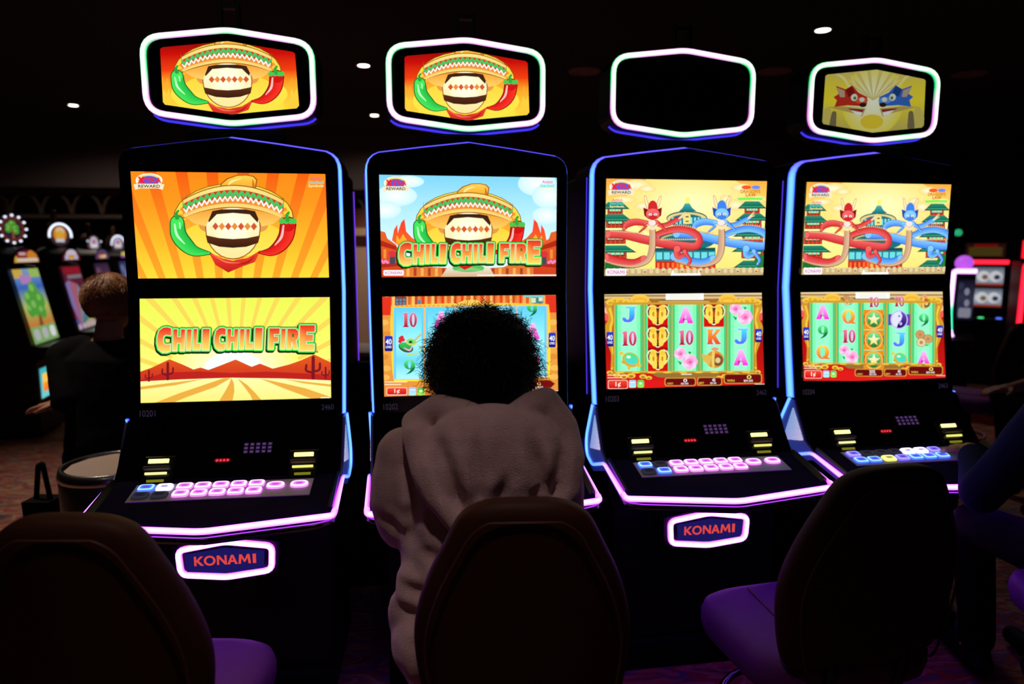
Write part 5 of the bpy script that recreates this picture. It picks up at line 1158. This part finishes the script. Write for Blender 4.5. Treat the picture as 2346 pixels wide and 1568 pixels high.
# ------------------------------------------------------------------ things beside and behind the bank
t = thing('waste_bin', 'round steel bin with a bright rim left of the first machine', 'bin', (-1.468, 2.43, 0)); t.scale = (.85, .85, 1)
bm = bmesh.new(); add_lathe(bm, [(.18,0),(.198,.02),(.205,.665),(.20,.672)], 48); from_bm('drum', bm, M_STEEL, t, True)
bm = bmesh.new(); add_lathe(bm, [(.206,.660),(.210,.672),(.200,.700),(.182,.698),(.178,.672)], 48); from_bm('rim', bm, mat('polished_rim', (190,184,180), .25, metal=1), t, True)
bm = bmesh.new(); add_lathe(bm, [(.180,.690),(.172,.58),(.150,.56),(.0001,.555)], 12); from_bm('liner', bm, mat('bin_liner', (196,172,150), .6), t)
t = thing('handbag', 'slim black bag with a strap beside the round steel bin', 'bag', (-1.93, 2.70, 0))
bm = bmesh.new(); add_extrude(bm, [(-.056,.46),(.056,.46),(.036,.0),(-.036,.0)], 1, -.05, .05); from_bm('pouch', bm, M_JACK, t)
bm = bmesh.new(); add_tube(bm, fillet([(-.03,0,.45),(-.008,0,.60),(.010,0,.61),(.03,0,.45)], .04, 4), .010, 6); from_bm('strap', bm, M_JACK, t, True)
t = thing('service_counter', 'grey-topped counter glimpsed between the two left machines', 'counter', (-1.15, 5.2, 0))
box('counter_top', (0,0,.715), (.7,.5,.03), mat('counter_top_grey', (120,116,124), .4), t); box('carcass', (0,.02,.35), (.64,.42,.70), M_MATTE, t)
wl = thing('wall_light', 'small light on the bulkhead right of the dragon-topped machine', 'wall light', (6.3, 11.06, 2.72), .10)
box('lamp_body', (0,-.03,0), (.30,.06,.05), M_TRIM, wl); bm = bmesh.new(); add_box(bm, (-.04,-.066,0), (.12,.014,.03), .005); from_bm('lens', bm, mat('wall_lens', (250,235,220), .4, emit=(255,235,210), strength=.7), wl)

def flat_art(w, h, fn, place, m=None):
    W2 = [(-w/2,h/2),(w/2,h/2),(w/2,-h/2),(-w/2,-h/2)]; A = Art([(0,0),(100,0),(100,100),(0,100)], W2, W2, place); fn(A); return A
def a_tree(A):
    A.bands(0,0,100,100,[(150,190,230),(70,120,220),(200,220,120),(230,150,70),(150,200,90)]); A.rect(0,0,34,12,(240,200,90)); A.rect(20,8,60,20,(210,150,220)); A.rect(60,0,100,12,(180,220,110)); A.brush([(48,40),(50,66),(46,80)],[6,10,16],(150,90,50))
    for x,y,r in ((30,40,16),(55,30,18),(72,44,16),(44,52,18),(24,56,13),(66,60,14)): A.ell(x,y,r,r*.7,(96,186,70),14); A.ell(x-4,y-4,r*.5,r*.3,(150,220,110),10)
    A.rect(0,78,100,100,(150,200,120))
    for k in range(3): A.rrect(8+k*32,81,30+k*32,96,6,(210,210,214) if k < 2 else (255,255,255))
def a_fan(A):
    A.bands(0,0,100,100,[(110,30,40),(70,60,110)]); A.rect(10,2,96,12,(170,30,50)); A.rect(20,14,96,20,(150,130,140)); cs = [(190,110,130),(150,150,170),(90,140,150),(200,190,120),(60,120,200),(170,60,80),(150,130,200)]
    for k in range(14):
        a, b = -PI/2+k*PI/7, -PI/2+(k+1)*PI/7; A.poly([(20,96),(20+86*math.cos(a),96+74*math.sin(a)),(20+86*math.cos(b),96+74*math.sin(b))], cs[k % 7], False)
    A.n += 1
    for k in range(5): A.ell(10+k*22, 96, 8, 5, (220,190,220))
def a_plain(c1, c2, c3):
    def f(A):
        A.bands(0,0,100,100,[c1,c2,c1]); 
        for k in range(6): A.ell(18+(k*37) % 70, 16+k*14, 16, 9, c3 if k % 2 else c2, 14)
        A.rrect(12,70,88,94,8,c3)
    return f
def disc_tree(A):
    A.ell(50,50,50,50,(120,50,30)); A.ell(50,50,40,40,(60,34,60)); 
    for x,y,r in ((40,40,20),(60,44,18),(50,28,16),(34,54,14),(64,60,14)): A.ell(x,y,r,r*.8,(90,170,50),14); A.ell(x-3,y-4,r*.5,r*.4,(140,210,90),10)
    A.brush([(50,56),(52,84)],[6,12],(150,90,60))
def disc_gold(A): A.ell(50,50,50,50,(70,50,60)); A.ell(50,44,34,38,(250,150,40)); A.ell(52,30,22,20,(250,220,170)); A.ell(50,50,22,22,(255,190,60)); A.rect(28,66,72,82,(236,230,240))
def disc_white(A): A.ell(50,50,50,50,(110,80,90)); A.ell(50,46,32,40,(236,226,246)); A.ell(50,36,16,16,(200,130,170)); A.rect(30,50,70,66,(255,255,255)); A.ell(50,82,26,12,(180,110,110))
def wheel_machine(label, x, y, zd, r, scr, disc, marq, bulbs, rzd, low=None):
    t = thing('wheel_machine', label, 'slot machine', (x, y, 0), math.radians(106), 'wheel machines along the left aisle')
    bm = bmesh.new(); add_extrude(bm, [(.30,0),(-.22,0),(-.22,.60),(-.36,.66),(-.36,.70),(-.20,.735),(-.085,1.34),(.30,1.40)], 0, -.30, .30); from_bm('cabinet', bm, M_BODY, t)
    q = flat_art(.52, .60, scr, lambda a, h, l: (a, -.150+h*.19-l-.008, 1.03+h*.98)); q.build('main_screen', t, M_SCREEN_DIM)
    box('deck', (0,-.30,.712), (.58,.16,.02), mat('deck_bronze', (80,64,62), .4), t)
    for k, c in enumerate(((.1,.6,.5),(.2,.2,.8),(2.0,.12,.1))):
        b = box('button', (-.2+k*.2,-.34,.726), (.05,.04,.012), None, t); me = b.data; at = me.color_attributes.new('Col','FLOAT_COLOR','POINT'); at.data.foreach_set('color', np.array([(*c,1)]*len(me.vertices),'f').ravel()); me.materials.append(M_LED)
    if low: q = flat_art(.5, .24, low, lambda a, h, l: (a, -.222-l, .42+h)); q.build('belly_screen', t, M_SCREEN)
    # arched marquee
    n = 16; arch = [(-.27,0),(.27,0)]+[(.27*math.cos(k*PI/n), .02+.12*math.sin(k*PI/n)) for k in range(n+1)]
    bm = bmesh.new(); add_extrude(bm, [(a, 1.36+b) for a, b in arch], 1, -.12, .10); mq = from_bm('marquee', bm, M_BODY, t)
    A = Art([(0,0),(100,0),(100,100),(0,100)], [(-.25,.125),(.25,.125),(.25,.005),(-.25,.005)], [(.25*math.cos(k*PI/n), .015+.105*math.sin(k*PI/n)) for k in range(n, -1, -1)], lambda a, h, l: (a, -.122-l, 1.36+h)); marq(A); A.build('marquee_art', mq, M_SCREEN_DIM)
    # wheel topper turned a little to the aisle
    w = Matrix.Rotation(math.radians(rzd-106), 3, 'Z'); D = lambda p: tuple(w @ Vector(p)+Vector((0,-.02,zd)))
    bm = bmesh.new(); n = 28
    A1 = [bm.verts.new(D((r*1.12*math.cos(2*PI*k/n), -.03, r*1.12*math.sin(2*PI*k/n)))) for k in range(n)]; B1_ = [bm.verts.new(D((r*1.12*math.cos(2*PI*k/n), .06, r*1.12*math.sin(2*PI*k/n)))) for k in range(n)]
    bm.faces.new(A1); bm.faces.new(B1_)
    for k in range(n): bm.faces.new((A1[k], A1[(k+1) % n], B1_[(k+1) % n], B1_[k]))
    tp = from_bm('wheel_topper', bm, mat('topper_bronze', (70,52,48), .4, metal=.6), t)
    A = Art([(0,0),(100,0),(100,100),(0,100)], [(-r*.9,r*.9),(r*.9,r*.9),(r*.9,-r*.9),(-r*.9,-r*.9)], [(r*.9*math.cos(a), r*.9*math.sin(a)) for a in np.linspace(PI*2, 0, 25)[:-1]], lambda a, h, l: D((a, -.033-l, h))); disc(A); A.build('wheel_art', tp, M_SCREEN_DIM)
    bn, f0, f1, s_ = bulbs
    for k in range(bn):
        a = f0+(f1-f0)*k/max(1, bn-1 if f1-f0 < 6 else bn); bm = bmesh.new(); ball(bm, D((r*1.0*math.cos(a), -.04, r*1.0*math.sin(a))), (s_, s_, s_)); b = from_bm('bulb', bm, mat('bulb_white', (230,235,245), .3, emit=(215,225,245), strength=1.6), tp)
    bm = bmesh.new(); add_box(bm, (0,.02,(zd-r+1.46)/2), (.12,.08,zd-r-1.40), .004); from_bm('topper_post', bm, M_MATTE, tp)
    bm = bmesh.new()
    add_box(bm, (0,.0,zd+r*1.12+.05), (.05,.04,.12), .004); from_bm('topper_clamp', bm, mat('clamp_metal', (110,84,66), .4, metal=.7), tp)
def m_fire(A): A.bands(0,0,100,100,[(60,10,60),(160,30,40),(220,100,40)]); A.ell(72,40,22,30,(240,150,50)); A.rect(6,62,96,88,(240,230,200)); A.rect(20,24,46,44,(230,190,190)); A.rect(2,50,12,90,(240,190,60))
def m_red(A): A.rect(0,0,100,100,(110,20,40)); A.ell(50,44,30,40,(230,220,240)); A.ell(50,60,26,14,(240,170,40)); A.rect(14,50,32,84,(210,210,240)); A.rect(68,50,86,84,(210,210,240))
def m_blue(A): A.rect(0,0,100,100,(90,90,140)); A.ell(50,70,40,44,(150,50,60)); A.ell(40,70,16,18,(240,180,170)); A.ell(64,68,16,18,(246,226,170))
def m_yel(A): A.rect(0,0,100,100,(80,40,110)); A.rect(10,30,96,70,(240,220,90)); A.rect(10,72,96,92,(170,90,200))
def low_gold(A): A.bands(0,0,100,100,[(60,170,180),(110,200,200)]); A.rect(10,20,86,80,(250,190,70)); A.bands(10,50,86,80,[(250,150,40),(240,110,20)]); A.rect(30,30,70,55,(255,240,190)); A.ell(56,34,10,8,(200,60,40))
wheel_machine('casino machine with a green tree picture on its tall screen, far left', -4.02, 5.5, 1.64, .108, a_tree, disc_tree, m_fire, (12, 0, 2*PI, .010), 72, low_gold)
wheel_machine('casino machine with an orange wheel topper under a white bulb arc', -4.30, 6.5, 1.61, .108, a_fan, disc_gold, m_red, (22, -.1, PI+.1, .010), 70)
wheel_machine('casino machine with a plain pale oval topper, above the brown-haired person', -4.84, 7.9, 1.54, .108, a_plain((60,40,70),(120,80,110),(210,190,170)), disc_white, m_blue, (2, .3, 2.8, .008), 82)
wheel_machine('farthest wheel-topped casino machine, half hidden by the first machine', -5.42, 9.4, 1.55, .115, a_plain((50,50,90),(120,130,190),(210,210,230)), disc_white, m_yel, (14, .4, PI, .010), 76)

def box_led(name, path, r, c, parent, face=(0,-1,0)): return led(name, fillet(path, .03, 4), r, c if isinstance(c, tuple) else c, tuple(x*.5 for x in c) if isinstance(c, tuple) else c, face, parent, False, 8)
def reelart(A):
    A.bands(0,0,100,100,[(90,100,120),(200,210,225),(120,130,150)])
    for k in range(3): A.ell(20+k*30, 50, 15, 30, (236,238,244), 14); A.ell(20+k*30+4, 54, 8, 14, [(90,90,130),(140,110,80),(60,60,90)][k], 12)
    A.rect(0,88,100,100,(170,60,40))
def red_machine(label, x, y, rz, topglow):
    t = thing('red_framed_machine', label, 'slot machine', (x, y, 0), rz, 'red-framed machines at the right')
    bm = bmesh.new(); add_extrude(bm, [(.30,0),(-.20,0),(-.20,.62),(-.34,.68),(-.34,.72),(-.15,.76),(-.10,1.37),(.30,1.37)], 0, -.27, .27); from_bm('cabinet', bm, M_BODY, t)
    for nm, z in (('upper_screen', 1.19), ('lower_screen', .96)):
        q = flat_art(.36, .20, reelart, lambda a, h, l, z=z: (a, -.128-(1.19-z)*.08-l+h*.08, z+h)); q.build(nm, t, M_SCREEN_DIM)
    bx = [(-.26,-.17,.66),(-.255,-.15,.80),(-.245,-.125,1.345),(.215,-.125,1.345)]
    led('red_frame_light', fillet(bx, .03, 4), .022, (3.2,.04,.10), (1.3,.0,.02), (0,-1,0), t, False, 8, .8)
    q = box('sign', (0,-.02,1.47), (.40,.10,.18), M_BODY, t); A = flat_art(.36, .15, lambda A: (A.rect(0,0,100,100,(46,18,14)), A.rect(20,4,80,24,(130,16,14)), [A.rect(8,30+k*16,92,38+k*16,(96,84,30)) for k in range(4)]), lambda a, h, l: (a, -.074-l, 1.47+h)); A.build('sign_face', q, M_SCREEN_DIM)
    if topglow: led('red_top_light', [(-.24,-.06,1.40),(-.24,-.06,1.56)], .03, (2.2,.03,.06), (.9,0,.01), (0,-1,0), t)
    box('deck', (0,-.27,.735), (.50,.14,.02), mat('deck_dark', (30,24,30), .4), t)
    for k, c in enumerate(((.1,.2,1.6),(.1,1.2,.4),(.15,.3,1.8))):
        b = box('button', (-.16+k*.16,-.30,.75), (.05,.04,.012), None, t); me = b.data; at = me.color_attributes.new('Col','FLOAT_COLOR','POINT'); at.data.foreach_set('color', np.array([(*c,1)]*len(me.vertices),'f').ravel()); me.materials.append(M_LED)
red_machine('red-framed slot machine just right of the dragon-topped machine', 5.22, 7.6, -.55, False)
red_machine('red-framed slot machine cut by the right edge of the frame', 4.98, 6.3, -.45, True)
t = thing('pink_lit_machine', 'casino machine with a pink and green lit frame beside the dragon-topped machine', 'slot machine', (3.83, 5.85, 0), -.35, None)
bm = bmesh.new(); add_extrude(bm, [(.25,0),(-.12,0),(-.12,.66),(-.26,.70),(-.26,.73),(-.10,.78),(-.12,1.30),(.05,1.30)], 0, -.085, .085); from_bm('cabinet', bm, M_BODY, t)
P = fillet([(.08,-.13,1.30),(-.085,-.13,1.30),(-.09,-.13,.95),(-.08,-.15,.78),(-.05,-.20,.70)], .03, 4); Q = []
for a, b in zip(P, P[1:]): Q += [a+(b-a)*(k/4) for k in range(4)]
led('frame_light', Q, .022, [(.1,1.8,.9) if .80 < p.z < .98 else (2.4,1.3,2.6) for p in Q], [(.02,.8,.35) if .80 < p.z < .98 else (.9,.15,1.0) for p in Q], (0,-1,0), t, False, 8, .9)
bm = bmesh.new(); ball(bm, (.01,-.03,1.365), (.07,.06,.065)); b = from_bm('beacon', bm, mat('violet_beacon', (190,110,230), .3, emit=(190,90,235), strength=.9), t, True)
bm = bmesh.new(); ball(bm, (-.05,-.02,1.62), (.03,.03,.03)); from_bm('green_lamp', bm, mat('green_lamp_lens', (40,170,120), .3, emit=(40,180,120), strength=.8), t, True)
box('lamp_post', (-.05,-.02,1.45), (.02,.02,.32), M_MATTE, t, .003)
q = flat_art(.12, .34, a_plain((20,20,40),(60,60,90),(150,150,170)), lambda a, h, l: (a+.02, -.125-l, 1.06+h)); q.build('screen', t, M_SCREEN_DIM)
